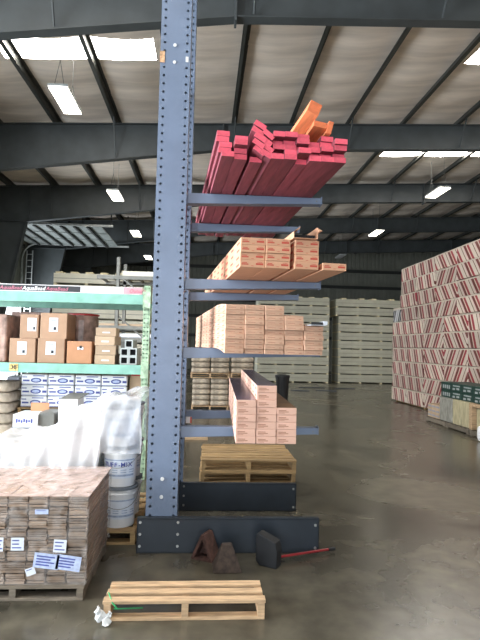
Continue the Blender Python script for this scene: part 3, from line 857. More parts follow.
def lab(px0, py0, px1, py1, m_, tilt=0, nm='paper_label', lines=3):
    c = at((px0 + px1) / 2, (py0 + py1) / 2, y0 - .004); s_ = yp0 / F_PX
    w, h = (px1 - px0) * s_, (py1 - py0) * s_
    q = MB(); q.box(-w / 2, w / 2, 0, .001, -h / 2, h / 2)
    for i in range(lines):
        z = h * (.28 - .56 * i / max(1, lines - 1)); q.box(-w * .4, w * random.uniform(.1, .4), -.0008, 0, z - h * .045, z + h * .045, 1)
    o = q.build(nm, [m_, M['inkblue']], wrap, loc=(c.x, y0 - .006, c.z)); o.rotation_euler.y = math.radians(tilt); return o
lab(-4, 538, 3, 551, M['label']); lab(11.5, 538, 23.5, 550, M['label']); lab(54, 540, 66, 552, M['label'], 3)
lab(34.5, 554, 58, 568, M['labelb'], 7, lines=4); lab(57, 556, 80, 570, M['labelb'], 8, lines=4); lab(35.5, 509.5, 48, 514, M['labelb'], 0, lines=1)
lab(26, 568, 35, 575, M['label'], -20, 'torn_label', 1)

# ------------------------------------------------------------------ pails on a pallet under white plastic sheet
def make_pail(lab_txt=None):
    R, Hh = .143, .325
    m = MB(); m.lathe([(R * .86, 0), (R * .87, .01), (R * .97, Hh * .80), (R * 1.03, Hh * .80), (R * 1.03, Hh * .84), (R * .98, Hh * .85), (R * 1.0, Hh * .93)], n=28)
    o = m.build('pail', M['pail'], smooth=False)
    l = MB(); l.lathe([(R * .99, Hh * .93), (R * 1.05, Hh * .93), (R * 1.05, Hh * .99), (R * .98, Hh), (R * .9, Hh * .985)], n=28); l.build('lid', M['lidg'], o)
    b = MB()
    n = 12
    for i in range(n):
        t0, t1 = math.radians(205 + 130 * i / n), math.radians(205 + 130 * (i + 1) / n)
        r0, r1 = R * .905 + .0012, R * .95 + .0012
        b.add([(r0 * math.cos(t0), r0 * math.sin(t0), Hh * .22), (r0 * math.cos(t1), r0 * math.sin(t1), Hh * .22), (r1 * math.cos(t1), r1 * math.sin(t1), Hh * .70), (r1 * math.cos(t0), r1 * math.sin(t0), Hh * .70)], [(0, 1, 2, 3)], 0)
    lb = b.build('pail_label', M['label'], o)
    b = MB()
    for zz, hh in ((.27, .05), (.36, .02), (.42, .02), (.66, .03)):
        for i in range(n):
            if hh < .03 and i % 3 == 0: continue
            t0, t1 = math.radians(208 + 124 * i / n), math.radians(208 + 124 * (i + 1) / n)
            r0 = R * (.875 + .1 * zz) + .0035; r1 = R * (.875 + .1 * (zz + hh)) + .0035
            b.add([(r0 * math.cos(t0), r0 * math.sin(t0), Hh * zz), (r0 * math.cos(t1), r0 * math.sin(t1), Hh * zz), (r1 * math.cos(t1), r1 * math.sin(t1), Hh * (zz + hh)), (r1 * math.cos(t0), r1 * math.sin(t0), Hh * (zz + hh))], [(0, 1, 2, 3)], 0)
    b.build('label_print', M['pailb'], lb)
    if lab_txt:
        for ci, ch in enumerate(lab_txt):
            th = math.radians(270 + (ci - (len(lab_txt) - 1) / 2) * 12.2)
            rr = R * .94 + .006
            text(ch, .052, M['inkblue'], lb, (rr * math.cos(th), rr * math.sin(th), Hh * .56), (math.pi / 2, 0, th + math.pi / 2), name='lettering')
    h_ = MB(); last = None
    for i in range(13):
        t = math.pi * i / 12; q = (R * 1.04 * math.cos(t), -R * .25 - .04 * math.sin(t) - R * .75 * math.sin(t), Hh * .82 - .10 * math.sin(t))
        if last: h_.tube(last, q, .0022, 5)
        last = q
    h_.build('wire_handle', M['gsteel'], o)
    return o
ppl = make_pallet(1.35, 1.1, .11, 6, M['palleto'], bot=3, name='loaded_pallet'); 
pxr = at(139, 480, 4.5).x
ppl.location = (pxr - .665, 4.27, 0); tag(ppl, 'weathered pallet beneath the white pails beside the rack foot', 'pallet')
pa = make_pail(); pt = make_pail('TUFF-MIX')
put(pt, USED, (pxr - .15, 4.45, .111 + .326), math.radians(-2), 'white pail lettered TUFF-MIX, middle of the stack next to the blue rack', 'pail', 'white pails')
for i in range(4):
    for j in range(2):
        for k in range(3 if i < 1 else 2):
            if (i, j, k) == (0, 0, 1): continue
            lb = ['bottom', 'middle', 'top'][k] if i < 1 else ['lower', 'upper'][k]
            put(pa, USED, (pxr - .15 - i * .305, 4.45 + .31 * j, .111 + .326 * k), math.radians(random.uniform(-12, 12)),
                'white pail under the plastic sheet, %s pail of %s stack from the rack, %s row' % (lb, NTH[i], 'front' if j == 0 else 'back'), 'pail', 'white pails')
# draped sheet
sh = MB()
prof_x = [0, 15, 30, 50, 62, 75, 95, 118, 132, 148]; prof_y = [457, 446, 438, 428, 420, 411, 401, 396, 393, 394]
def ztopx(u):
    px = -6 + 154 * u
    for k in range(len(prof_x) - 1):
        if px <= prof_x[k + 1]:
            t = max(0, (px - prof_x[k]) / (prof_x[k + 1] - prof_x[k])); py = prof_y[k] + (prof_y[k + 1] - prof_y[k]) * t; break
    c = at(px, py, 4.5); return c.x, max(c.z, .795 if px < 96 else 1.115)
NU, NV = 56, 26
x_right = pxr + .03
def shf(u, v):
    x, zt = ztopx(u); x = min(x, x_right)
    if u > .985: zt = max(zt, 1.125)
    fb = .12 + (.60 if u > .68 else 0.0) * min(1, (u - .68) / .05 if u > .68 else 0)
    wv = .016 * math.sin(26 * u + 11 * v) + .008 * math.sin(61 * u - 15 * v)
    y00 = 4.275
    if v < .4:
        t = v / .4; z = fb + (zt - .05 - fb) * t; y = y00 - .02 * math.sin(math.pi * t) + wv
    elif v < .5:
        t = (v - .4) / .1; z = zt - .05 + .05 * math.sin(t * math.pi / 2); y = y00 + .07 * t + wv * .5
    elif v < .9:
        t = (v - .5) / .4; z = zt + wv + .008 * math.sin(3 * math.pi * t) + .008 * math.sin(math.pi * t); y = y00 + .07 + .72 * t
    else:
        t = (v - .9) / .1; z = zt - .5 * t; y = y00 + .79 + .03 * t
    return (x + wv * .3, y, z)
grid(sh, shf, NU, NV)
# clear right-hand third
for fi, f in enumerate(sh.f):
    cu_ = (fi // NV) / NU
    if cu_ > .73: sh.mi[fi] = 1
grid(sh, lambda u, v: (x_right + .012 + .05 * (1 - v) + .012 * math.sin(9 * v + 5 * u), 4.28 + .8 * u, .72 + .42 * v), 10, 8, 1)
o = sh.build('plastic_sheet', [M['sheet'], M['sheetc']], smooth=True, fixn=False); tag(o, 'white translucent plastic sheet draped over the pails left of the blue rack', 'plastic sheet')

# ------------------------------------------------------------------ mint green pallet rack with goods
YG = 6.3
def zg(py, px=60, Y=YG): return at(px, py, Y).z
gx1 = at(149, 340, YG).x; gx0 = gx1 - 2.75
gr = empty('pallet_rack', (gx0, YG, 0)); tag(gr, 'mint green pallet rack with sign strip behind the sheeted pails', 'pallet rack')
Wg = gx1 - gx0; dG = 1.05
for xx, nm in ((Wg - .04, 'upright'), (.04, 'upright')):
    for yy in (0, dG - .07):
        u = MB(); zt = zg(283)
        u.holeplate(.08, 0, zt, yy, .0525, .011, (-.02, .02)); u.box(-.04, -.036, yy + .004, yy + .07, 0, zt); u.box(.036, .04, yy + .004, yy + .07, 0, zt); u.box(-.04, .04, yy + .066, yy + .07, 0, zt)
        u.build('upright', M['greeny'], gr, loc=(xx, 0, 0))
    b = MB(); z = .3
    while z < 2.1: b.tube((xx, .07, z), (xx, dG - .07, z + .45), .012, 6); z += .5
    b.build('upright_brace', M['greeny'], gr)
zs = [(zg(302.5), zg(292.5)), (zg(373), zg(363.5)), (zg(445.5, 8), zg(436.5, 8))]
print('green', zs)
for (z0, z1) in zs:
    for yy in (-.03, dG - .02):
        b = MB(); b.box(.085, Wg - .085, yy, yy + .05, z0, z1); b.box(.085, Wg - .085, yy + .01, yy + .04, z0 + (z1 - z0) * .42, z0 + (z1 - z0) * .58)
        bm_ = b.build('beam', M['green'], gr, bevel=.004)
    b = MB(); b.box(.085, Wg - .085, .022, dG - .022, z1 - .022, z1 - .002); b.build('shelf_deck', M['deck'], gr)
for (z0, z1) in zs:
    b = MB()
    for xx in (.04, Wg - .04): b.box(xx - .045, xx + .045, -.034, -.004, z0 - .04, z1 + .04)
    b.build('beam_connector', M['greeny'], gr)
# banner strip above the top beam
zb0, zb1 = zs[0][1], zg(285.5)
b = MB(); b.box(.02, Wg - .1, -.028, -.022, zb0, zb1, 0)
lx = lambda px: at(px, 289, YG).x - gx0
b.box(.02, lx(81), -.030, -.028, zb0 + .008, zb1 - .008, 1); b.box(lx(124), Wg - .1, -.030, -.028, zb0 + .004, zb1 - .004, 2)
bn = b.build('sign_strip', [M['banw'], M['bandk'], M['banp']], gr)
zc = (zb0 + zb1) / 2 - .004
sz = (zb1 - zb0) * .74
text('AquaBead', sz, M['pinktxt'], bn, (lx(11.5), -.031, zc), shear=.25)
text('AquaBead', sz * 1.05, M['banw'], bn, (lx(34.5), -.031, zc), shear=.25)
text('AquaBead', sz, M['pinktxt'], bn, (lx(57.5), -.031, zc), shear=.25)
text('Outside', sz * 1.0, M['pinktxt'], bn, (lx(138), -.031, zc), shear=.2)
yt = MB(); a_ = lx(14); b_ = lx(22.5); yt.box(a_, b_, -.0345, -.0325, zg(371.5), zg(364.5)); ytag = yt.build('number_tag', M['yell'], gr)
text('38', .07, M['inkblk'], ytag, ((a_ + b_) / 2, -.036, zg(368)))

def gbox(name, px0, px1, py0, py1, Y, d, m_, label, cat, z0=None, group=None, labelr=None, rz=0, bevel=.006):
    """a carton seen front-on: pixel extents of its front face at depth Y"""
    A = at(px0, py1, Y); B = at(px1, py0, Y)
    zb_ = A.z if z0 is None else z0
    w = B.x - A.x; h = B.z - zb_
    m = MB(); m.box(-w / 2, w / 2, 0, d, 0, h)
    o = m.build(name, m_, loc=((A.x + B.x) / 2, Y, zb_), rz=rz, bevel=bevel)
    tp = MB(); tp.box(-w / 2 - .0006, w / 2 + .0006, d * .5 - .025, d * .5 + .025, h - .05, h + .0008); tp.build('tape', M['kraftl'], o) if cat == 'box' and m_ in (M['kraftd'], M['karto'], M['kraftl']) else None
    if labelr:
        q = MB(); (u0, u1, v0, v1) = labelr
        q.box(-w / 2 + u0 * w, -w / 2 + u1 * w, -.002, .001, v0 * h, v1 * h, 0)
        q.box(-w / 2 + (u1 - .16) * w, -w / 2 + (u1 - .06) * w, -.003, -.002, (v0 + .06) * h, (v0 + .18) * h, 1)
        q.box(-w / 2 + (u0 + .06) * w, -w / 2 + (u1 - .08) * w, -.003, -.002, (v1 - .12) * h, (v1 - .09) * h, 2)
        q.build('white_label', [M['label'], M['inkblk'], M['inkgrey']], o)
    tag(o, label, cat, group)
    return o
zS = zs[1][1] + .001
BY = YG + .06
A1 = gbox('cardboard_box', 8.7, 35.8, 338.5, 363.5, BY, .45, M['kraftd'], 'brown box with white label, lower left of the four on the green shelf', 'box', zS, 'brown labelled boxes', (.30, .66, .33, .86))
A2 = gbox('cardboard_box', 37, 65, 338.5, 363.5, BY, .45, M['kraftd'], 'brown box with white label, lower right of the four on the green shelf', 'box', zS, 'brown labelled boxes', (.30, .66, .33, .86))
zU = A1.location.z + (at(20, 338.3, BY).z - zS) + .004
gbox('cardboard_box', 19.5, 39, 314.5, 338, BY, .42, M['kraftd'], 'brown box with white label, upper left of the four on the green shelf', 'box', zU, 'brown labelled boxes', (.40, .88, .30, .85))
gbox('cardboard_box', 39.8, 67.5, 313.5, 338, BY, .42, M['kraftd'], 'brown box with white label, upper right of the four on the green shelf', 'box', zU, 'brown labelled boxes', (.33, .66, .28, .82))
gbox('cardboard_box', 66.4, 92, 341.5, 363.5, BY, .4, M['karto'], 'low orange-brown box with a small label, right of the labelled boxes', 'box', zS, None, (.42, .66, .62, .74))
zz = zS
for k in range(4):
    h = [.108, .112, .108, .10][k]
    j = [0, .006, -.008, .003][k]
    A = at(94.5, 363, BY); B = at(114.5, 363, BY); w = B.x - A.x
    m = MB(); m.box(-w / 2, w / 2, 0, .34, 0, h); m.box(-.04, .05, -.001, 0, h * .35, h * .5, 1)
    o = m.build('small_carton', [M['kraftl'], M['label']], loc=((A.x + B.x) / 2 + j, BY, zz), rz=math.radians([0, 3, -4, 2][k]), bevel=.008)
    tag(o, 'small tan carton on the green shelf, %s of its leaning stack of four' % ['bottom', 'second', 'third', 'top'][k], 'box', 'small tan cartons'); zz += h + .004
# white frames with dark openings (square tube pieces)
k = 0
for (c_, r_, nm) in ((0, 0, 'lower left'), (1, 0, 'lower right'), (0, 1, 'middle left'), (1, 1, 'middle right'), (0.5, 2, 'top')):
    s_ = .098
    A = at(119.5, 363, BY)
    m = MB(); th = .014
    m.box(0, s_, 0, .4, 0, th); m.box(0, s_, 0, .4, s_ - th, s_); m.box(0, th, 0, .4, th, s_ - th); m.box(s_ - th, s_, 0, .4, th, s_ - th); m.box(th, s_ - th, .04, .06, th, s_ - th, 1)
    o = m.build('metal_tube', [M['galv'], M['dark']], loc=(A.x + c_ * (s_ + .004), BY + .02, zS + r_ * (s_ + .003)))
    tag(o, 'square open pale metal tube at the right of the green shelf, %s one' % nm, 'metal tube', 'square tubes on the green shelf')
# wrapped loads behind and left on the shelf
gbox('wrapped_load', -14, 7.5, 314, 363, BY + .02, .5, M['redwrap'], 'pinkish shrink-wrapped load at the far left of the green shelf', 'wrapped load', zS, bevel=.02)
wl_ = MB(); A = at(81, 340, BY + .62); hh = at(81, 316, BY + .62).z - zS
wl_.lathe([(.19, 0), (.21, .03), (.2, hh * .5), (.215, hh * .9), (.2, hh)], 0, 0, 20, 0); wl_.lathe([(.2, hh), (.222, hh + .004), (.222, hh + .02), (.2, hh + .028)], 0, 0, 20, 1)
o = wl_.build('wrapped_drum', [M['redwrap'], M['redtop']], loc=(A.x, BY + .66, zS)); tag(o, 'round wrapped drum with red rim behind the small tan cartons', 'drum')
gbox('wrapped_load', 9, 62, 313.0, 363, BY + .5, .42, M['redwrap'], 'shrink-wrapped load with red top edge behind the labelled brown boxes', 'wrapped load', zS, bevel=.01)
# lower shelf: white blue-printed packages
zT = zs[2][1] + .001
pk_cols = [(21.5, 47.5), (48, 74.5), (75, 101.5), (102, 127)]
ztt = at(70, 374.5, BY + .25).z; zl = .80
nrow = 3; rhh = (ztt - zl) / nrow
prp = None
w = at(47.5, 380, BY + .25).x - at(21.5, 380, BY + .25).x
m = MB(); m.box(-w / 2, w / 2, 0, .5, 0, rhh - .004)
prp = m.build('printed_package', M['wht'], bevel=.012)
q = MB()
def oval(mb, cx_, cz_, a_, b_, y=-.0015, mi=0):
    vs = [(cx_ + a_ * math.cos(2 * math.pi * i / 16), y, cz_ + b_ * math.sin(2 * math.pi * i / 16)) for i in range(16)]
    vs2 = [(x_, y + .002, z_) for x_, _, z_ in vs]
    mb.add(vs + vs2, [tuple(range(16)), tuple(range(31, 15, -1))] + [(i, (i + 1) % 16, (i + 1) % 16 + 16, i + 16) for i in range(16)], mi)
oval(q, .02, rhh * .42, .065, .030)
q.box(-.14, -.06, -.0015, .0005, rhh * .32, rhh * .46); q.box(-.02, .12, -.0015, .0005, rhh * .78, rhh * .86); q.box(.10, .15, -.0015, .0005, rhh * .3, rhh * .5)
q.box(-.15, -.09, -.0015, .0005, rhh * .66, rhh * .74); q.box(-.155, .155, -.0015, .0005, rhh * .04, rhh * .09)
q.build('blue_print', M['inkblue'], prp)
q = MB(); oval(q, .02, rhh * .42, .045, .018, -.003); q.build('oval_centre', M['labelb'], prp)
for c_, (a_, b_) in enumerate(pk_cols):
    for r_ in range(nrow):
        A = at((a_ + b_) / 2, 380, BY + .25)
        put(prp, USED, (A.x, BY + .25, zl + r_ * rhh), 0, 'white package with blue oval print, %s column from left, %s row up' % (NTH[c_], NTH[r_]), 'package', 'white and blue printed packages')
m = MB(); A = at(19, 380, BY + .2); B = at(129, 380, BY + .2)
lp2 = make_pallet(B.x - A.x, .7, .12, 6, M['palleto'], bot=2, name='loaded_pallet'); lp2.location = ((A.x + B.x) / 2, BY + .2, zl - .122); tag(lp2, 'pallet raised under the white and blue printed packages', 'pallet')
m = MB()
m.box(A.x, B.x, BY + .22, BY + .8, zT, zl - .124); o = m.build('brown_carton', M['kraftd'], bevel=.01); tag(o, 'wide brown carton carrying the pallet of white printed packages', 'box')
# goods in front of the packages
wb_ = gbox('open_box', 57.5, 78, 399.5, 432, BY - .25, .3, M['wht'], 'white open-topped box in front of the blue printed packages', 'box', None)
m = MB(); m.prism([(-.13, 0), (.13, 0), (.20, .055), (-.07, .055)], .0, .01, 'y'); 
d_ = wb_.dimensions
fl = MB(); fl.add([(-d_.x / 2, .02, d_.z + .002), (d_.x / 2, .02, d_.z + .002), (d_.x / 2 + .07, .3, d_.z + .05), (-d_.x / 2 + .06, .3, d_.z + .05)], [(0, 1, 2, 3)]); f2 = fl.build('dark_flap', M['gsteel'], wb_); 
so = f2.modifiers.new('s', 'SOLIDIFY'); so.thickness = .004
# shelf extension table under these: a stack of grey trays with white carton on top
zx = at(25, 436, BY - .3).z
tr = gbox('grey_case', 10.5, 38, 427.5, 436, BY - .3, .4, M['greyp'], 'flat grey case beneath the white lettered carton', 'case', None)
wc = gbox('lettered_carton', 12.5, 38, 414.5, 426.8, BY - .3, .38, M['wht'], 'low white carton with blue lettering and raised brown flap', 'box', tr.location.z + (at(20, 427.5, BY - .3).z - at(20, 436, BY - .3).z) + .003)
dd = wc.dimensions
q = MB()
for i in range(7): q.box(-dd.x * .38 + i * dd.x * .10, -dd.x * .38 + i * dd.x * .10 + dd.x * .07, -.002, .0005, dd.z * (.34 + .06 * (i % 2)), dd.z * (.66 - .05 * (i % 3)))
q.build('blue_lettering', M['inkblue'], wc)
q = MB(); q.box(-dd.x * .15, dd.x * .62, .30, .305, dd.z, dd.z + .10); q.build('raised_flap', M['karto'], wc)
gs = gbox('grey_carton', 38.6, 54.5, 412.5, 428, BY - .27, .36, M['gsteel'], 'grey carton side by side with the white lettered carton', 'box', tr.location.z)
b = MB(); A = at(8, 437, BY - .33); B = at(80, 437, BY - .33)
zq = min(tr.location.z, wb_.location.z)
b.box(A.x, B.x, BY - .33, BY + .0, zT + .0, zq - .002) if False else None
st = MB(); z_ = at(25, 436, BY - .3).z
st.box(A.x - .02, B.x, BY - .34, YG - .045, 0, wb_.location.z - .002)
o = st.build('large_carton', M['kraftl'], bevel=.01); tag(o, 'large carton standing before the green rack, mostly hidden by the plastic sheet', 'box')
st = MB(); st.box(A.x - .02, at(55, 437, BY - .3).x, BY - .34, YG - .045, wb_.location.z, tr.location.z - .002)
if tr.location.z - wb_.location.z > .01:
    o = st.build('flat_carton', M['kraftl'], bevel=.004); tag(o, 'flat carton under the grey case in front of the green rack', 'box')
def make_bag(w, d, h, m_):
    nU, nVv = 14, 8; vs = []
    m = MB()
    def sp(c, e): return math.copysign(abs(c) ** e, c)
    for i in range(nVv + 1):
        ph = -math.pi / 2 + math.pi * i / nVv
        for j in range(nU):
            th = 2 * math.pi * j / nU
            m.v.append((w / 2 * sp(math.cos(ph), .22) * sp(math.cos(th), .25), d / 2 * sp(math.cos(ph), .22) * sp(math.sin(th), .25), h / 2 + h / 2 * sp(math.sin(ph), .5)))
    for i in range(nVv):
        for j in range(nU):
            m.f.append((i * nU + j, i * nU + (j + 1) % nU, (i + 1) * nU + (j + 1) % nU, (i + 1) * nU + j)); m.mi.append(0)
    return m.build('paper_bag', m_, smooth=True)
bg0 = make_bag(.42, .5, .125, M['bag'])
zz = zT
for k in range(5):
    A = at(2, 400, BY + .02)
    put(bg0, USED, (A.x - .12 + .01 * (k % 2), BY + .27, zz + .126 * k), 0, 'brown paper bag at the left edge of the lower green shelf, %s of the pile' % ORD[k], 'bag', 'paper bags at the left edge')
gbox('grey_bin', 6, 19, 376.5, 390, BY + .3, .3, M['greyp'], 'small dark grey bin on the bags left of the printed packages', 'bin', zT + .126 * 5 + .002)
# red-topped bag stack right of printed packages
gbox('kraft_bundle', 129, 143, 376, 400, BY + .3, .4, M['kraftl'], 'tan bundle right of the printed packages by the green upright', 'bundle', zT)
gbox('red_card', 131, 142, 374, 377.5, BY + .3, .3, M['redtop'], 'red card lying on the tan bundle by the green upright', 'card', at(136, 376, BY + .3).z + .001, bevel=.002)

# ------------------------------------------------------------------ grey rack farther back on the left
YK = 10.2
kx = at(117, 300, YK)
gk = empty('steel_rack', (kx.x, YK, 0)); tag(gk, 'grey steel rack with diagonal brace behind the green rack', 'steel rack')
zt = at(117, 257, YK).z
for xx in (0, .95):
    for yy in (0, .9):
        b = MB(); b.box(xx - .035, xx + .035, yy, yy + .006, 0, zt); b.box(xx - .035, xx - .029, yy, yy + .07, 0, zt); b.box(xx + .029, xx + .035, yy, yy + .07, 0, zt); b.build('upright', M['gsteel'], gk)
b = MB(); 
for z in (.5, 1.4, 2.2): b.tube((.03, .02, z + .75), (.92, .02, z), .016, 6)
b.build('diagonal_brace', M['gsteel'], gk)
zsh = [at(130, py, YK).z for py in (338, 326, 276)]
for z in zsh:
    b = MB(); b.box(-.4, 1.0, -.02, .03, z - .07, z); b.box(-.4, 1.0, .9, .96, z - .07, z)
    for i in range(6): b.box(-.38 + i * .25, -.34 + i * .25, .03, .9, z - .04, z)
    b.build('shelf', M['gsteel'], gk)
for i in range(5):
    b = MB(); b.box(-.42, 1.0, 0, .13, 0, .04)
    o = b.build('long_board', M['kraftl'], loc=(kx.x, YK + .03 + .15 * i, zsh[1] + .001)); tag(o, 'pale long board on the grey rack, %s from the front' % NTH[i], 'board', 'boards on the grey rack')
for i in range(3):
    b = MB(); b.tube((-.25, 0, .045), (1.0, 0, .045), .045, 12)
    o = b.build('white_pipe', M['wht'], loc=(kx.x, YK + .08 + .11 * i, zsh[0] + .001)); tag(o, 'white pipe lying on the grey rack, %s from the front' % NTH[i], 'pipe', 'white pipes on the grey rack')
for i in range(2):
    b = MB(); b.box(.06, .90, .02, .4, 0, .10 + .02 * i); o = b.build('cream_pack', M['creamlit'], loc=(kx.x, YK + .02 + .43 * i, zsh[2] + .001), bevel=.005); tag(o, 'cream pack on the top of the grey rack, %s one' % ('front', 'rear')[i], 'pack')

# ------------------------------------------------------------------ stacks of sheet bundles with bearers
def make_bundle(w, d, h, gap, m_, nm='sheet_bundle', ns=5):
    t = MB(); t.box(0, w, 0, d, gap, h - .0)
    o = t.build(nm, m_, bevel=.004)
    for i in range(ns):
        x = .06 + (w - .12) * i / (ns - 1)
        b = MB(); b.box(x - .05, x + .05, 0.002, d, 0, gap); b.build('bearer', M['bearer'], o)
    l = MB(); l.box(.005, w - .005, -.001, .0, gap + (h - gap) * .45, gap + (h - gap) * .50); l.build('seam', M['gsteel'], o)
    return o
LH = .402
Y3 = 24.4
xa, xb = at(338.5, 340, Y3).x, at(338.5, 340, Y3).x + 4.2
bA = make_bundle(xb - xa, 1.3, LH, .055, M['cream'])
for k in range(10):
    put(bA, USED, (xa + (0.0 if k < 8 else -.15), Y3 + random.uniform(-.02, .02), k * LH), 0, 'grey-green sheet bundle in the right back stack, %s layer' % ORD[k], 'sheet bundle', 'right back stack of sheet bundles')
xb = at(328, 340, Y3).x
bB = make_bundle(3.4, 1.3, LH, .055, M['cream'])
for k in range(10):
    put(bB, USED, (xb - 3.4, Y3 - .2 + random.uniform(-.03, .03), k * LH), 0, 'grey-green sheet bundle in the left back stack, %s layer' % ORD[k], 'sheet bundle', 'left back stack of sheet bundles')
# loose spacer blocks on top of both stacks
bk = MB(); bk.box(-.12, .12, 0, .5, 0, .07); bk = bk.build('spacer_block', M['bearer'])
for i, px in enumerate((300, 312, 326, 344, 362, 374, 392)):
    A = at(px, 296, Y3 + .1)
    put(bk, USED, (A.x, Y3 + .1, 10 * LH + .071 * 0 + .001), 0, 'pale spacer block on top of the back stacks, %s from the left' % NTH[i], 'block', 'spacer blocks on the back stacks')
Y5 = 18.2
xl5 = at(53, 290, Y5).x
bC = make_bundle(3.3, 1.2, LH, .07, M['creamlit'], ns=4)
for k in range(10):
    put(bC, USED, (xl5, Y5, k * LH), 0, 'cream sheet bundle in the stack behind the green rack, %s layer' % ORD[k], 'sheet bundle', 'cream stack behind the green rack')
for i in range(5):
    A = at(56 + 15 * i, 276, Y5 + .1)
    put(bk, USED, (A.x + .1, Y5 + .1, 10 * LH + .001), 0, 'pale spacer block on the cream stack, %s from the left' % NTH[i], 'block', 'spacer blocks on the cream stack')

# ------------------------------------------------------------------ bagged goods on pallets, bin, stray timber
YBg = 12.95
bgp = make_bag(.45, .62, .135, M['bag'])
def bagpile(px0, px1, z0, rows_, nm, Y=YBg, nx_=2):
    A = at(px0, 380, Y).x; B = at(px1, 380, Y).x; w = (B - A)
    pal = make_pallet(w, 1.0, .12, 5, M['pallet'], bot=2, name='loaded_pallet'); pal.location = ((A + B) / 2, Y, z0)
    tag(pal, 'pallet under the %s' % nm, 'pallet')
    for k in range(rows_):
        for i in range(nx_):
            bw_ = w / nx_
            o = put(bgp, USED, (A + bw_ * (i + .5), Y + .33, z0 + .123 + .137 * k), 0, 'beige paper bag in the %s, %s, %s layer' % (nm, ['left half', 'right half'][i] if nx_ == 2 else 'single column', ORD[k]), 'bag', 'bags in the %s' % nm)
            o.scale = (bw_ / .45 * .98, 1, 1)
    return z0 + .123 + .137 * rows_
z1_ = bagpile(192, 229, 0, 5, 'lower left bag stack behind the rack')
bagpile(190.5, 229.5, z1_ + .002, 4, 'upper left bag stack behind the rack')
z2_ = bagpile(231, 268, 0, 5, 'lower right bag stack behind the rack')
bagpile(230.5, 254, z2_ + .01, 3, 'upper right bag stack behind the rack', nx_=1)
gb = gnd(283, 400)
tb = empty('trash_bin', (gb.x, gb.y + .2, 0)); tag(tb, 'black plastic trash bin on the floor before the back stacks', 'bin')
t = MB(); t.lathe([(.17, 0), (.18, .02), (.22, .68), (.235, .68), (.235, .72), (.21, .72)], n=20); t.build('body', M['bin'], tb); t = MB(); t.lathe([(.236, .721), (.236, .745), (.1, .78)], n=20); t.build('lid', M['bin'], tb)
g = gnd(196, 440); t = MB(); t.box(-.22, .2, 0, .09, 0, .035); o = t.build('timber_offcut', M['pallet'], loc=(g.x, g.y, 0), rz=.03); tag(o, 'small timber offcut on the floor right of the blue column', 'timber')
for i, (px, py, l_) in enumerate([(312, 388, 1.1), (326, 391, .8), (345, 389, .9), (300, 391, .7)]):
    g = gnd(px, py); t = MB(); t.box(-l_ / 2, l_ / 2, 0, .07, 0, .03); o = t.build('loose_slat', M['slate'], loc=(g.x, g.y, 0), rz=[.1, -.35, .2, -.2][i])
    tag(o, 'dark loose slat on the floor before the back stacks, %s one' % ['left centre', 'right centre', 'rightmost', 'leftmost'][i], 'slat', 'loose slats')

# ------------------------------------------------------------------ striped bundle wall on the right
XW = 6.12; RH = .413; z0w = .045
bl_ = 1.19; nrows = 10
far = 15.77
protos = {}
def sbund(l, mk):
    key = (round(l, 2), mk)
    if key not in protos:
        m = MB(); m.box(0, 1.15, -l, 0, 0, RH - .006, 0)
        o = m.build('striped_bundle', M[mk], bevel=.018)
        protos[key] = o
    return protos[key]
order = ['stripeA', 'stripeA', 'stripeC', 'stripeB', 'stripeA', 'stripeC']
for r_ in range(nrows):
    y = far + random.uniform(-.03, .03) + (0.72 if r_ < 6 else 0)
    seq = list(order)
    if r_ >= 6: seq = ['stripeA', 'stripeA', 'stripeB' if r_ % 2 else 'stripeC', 'stripeB', 'stripeC', 'stripeA']
    if r_ in (2, 3): seq = ['stripeA', 'stripeA', 'stripeB', 'stripeC', 'stripeB', 'stripeA']
    for c_ in range(6):
        put(sbund(bl_, seq[c_]), USED, (XW + random.uniform(-.02, .03), y - c_ * (bl_ + .012), z0w + r_ * RH), 0,
            'red and white striped bundle on the right, %s layer, %s from the far end' % (ORD[r_], NTH[c_]), 'striped bundle', 'striped bundles on the right')
m = MB(); m.box(0, .9, 0, .66, 0, .45); o = m.build('black_striped_bundle', M['blkwht'], loc=(XW + .02, far + .06, z0w + 6 * RH + .002), bevel=.01); tag(o, 'black and white striped package at the far corner of the bundle wall', 'package')
for c_ in range(3):
    pp2 = make_pallet(1.1, 2.2, .044, 6, M['palleto'], bot=2, name='loaded_pallet'); pp2.location = (XW + .58, far + .65 - 2.4 * (c_ + 1), 0); tag(pp2, 'pallet under the striped bundle wall, %s from the far end' % NTH[c_], 'pallet')

# ------------------------------------------------------------------ small pallet loads in front of it
XQ = 5.20
def qload(name, y0_, y1_, z0_, z1_, m_, label, cat, x0=XQ, w=.7, group=None, bevel=.03):
    m = MB(); m.box(x0, x0 + w, y0_, y1_, z0_, z1_); o = m.build(name, m_, bevel=bevel); tag(o, label, cat, group); return o
for i, (ya, yb) in enumerate([(10.85, 11.8), (9.85, 10.83), (8.85, 9.83)]):
    pq = make_pallet(.74, yb - ya - .02, .11, 6, M['palletd'], bot=2, name='loaded_pallet'); pq.location = (XQ + .36, ya, 0); tag(pq, 'small pallet before the striped wall, %s from the far end' % NTH[i], 'pallet')
nn = 0
for k in range(3):
    for j in range(3):
        m = MB(); m.box(0, .6, 0, .19, 0, .098); m.box(-.002, 0, .01, .18, .03, .07, 1)
        o = m.build('pale_carton', [M['kraftl'], M['inkgrey']], loc=(XQ + .02, 11.17 + j * .195, .112 + k * .10), bevel=.005)
        tag(o, 'pale carton at the far end of the pallet row, %s layer, %s from the camera' % (ORD[k], NTH[j]), 'box', 'pale cartons on the far small pallet')
qload('grey_wrapped_load', 10.56, 11.14, .112, .625, M['greywrap'], 'grey shrink-wrapped load beside the pale cartons', 'wrapped load')
qload('beige_wrapped_load', 10.20, 10.54, .112, .625, M['beigewrap'], 'beige wrapped load beneath the dark green cartons, farther one', 'wrapped load', group='beige wrapped loads')
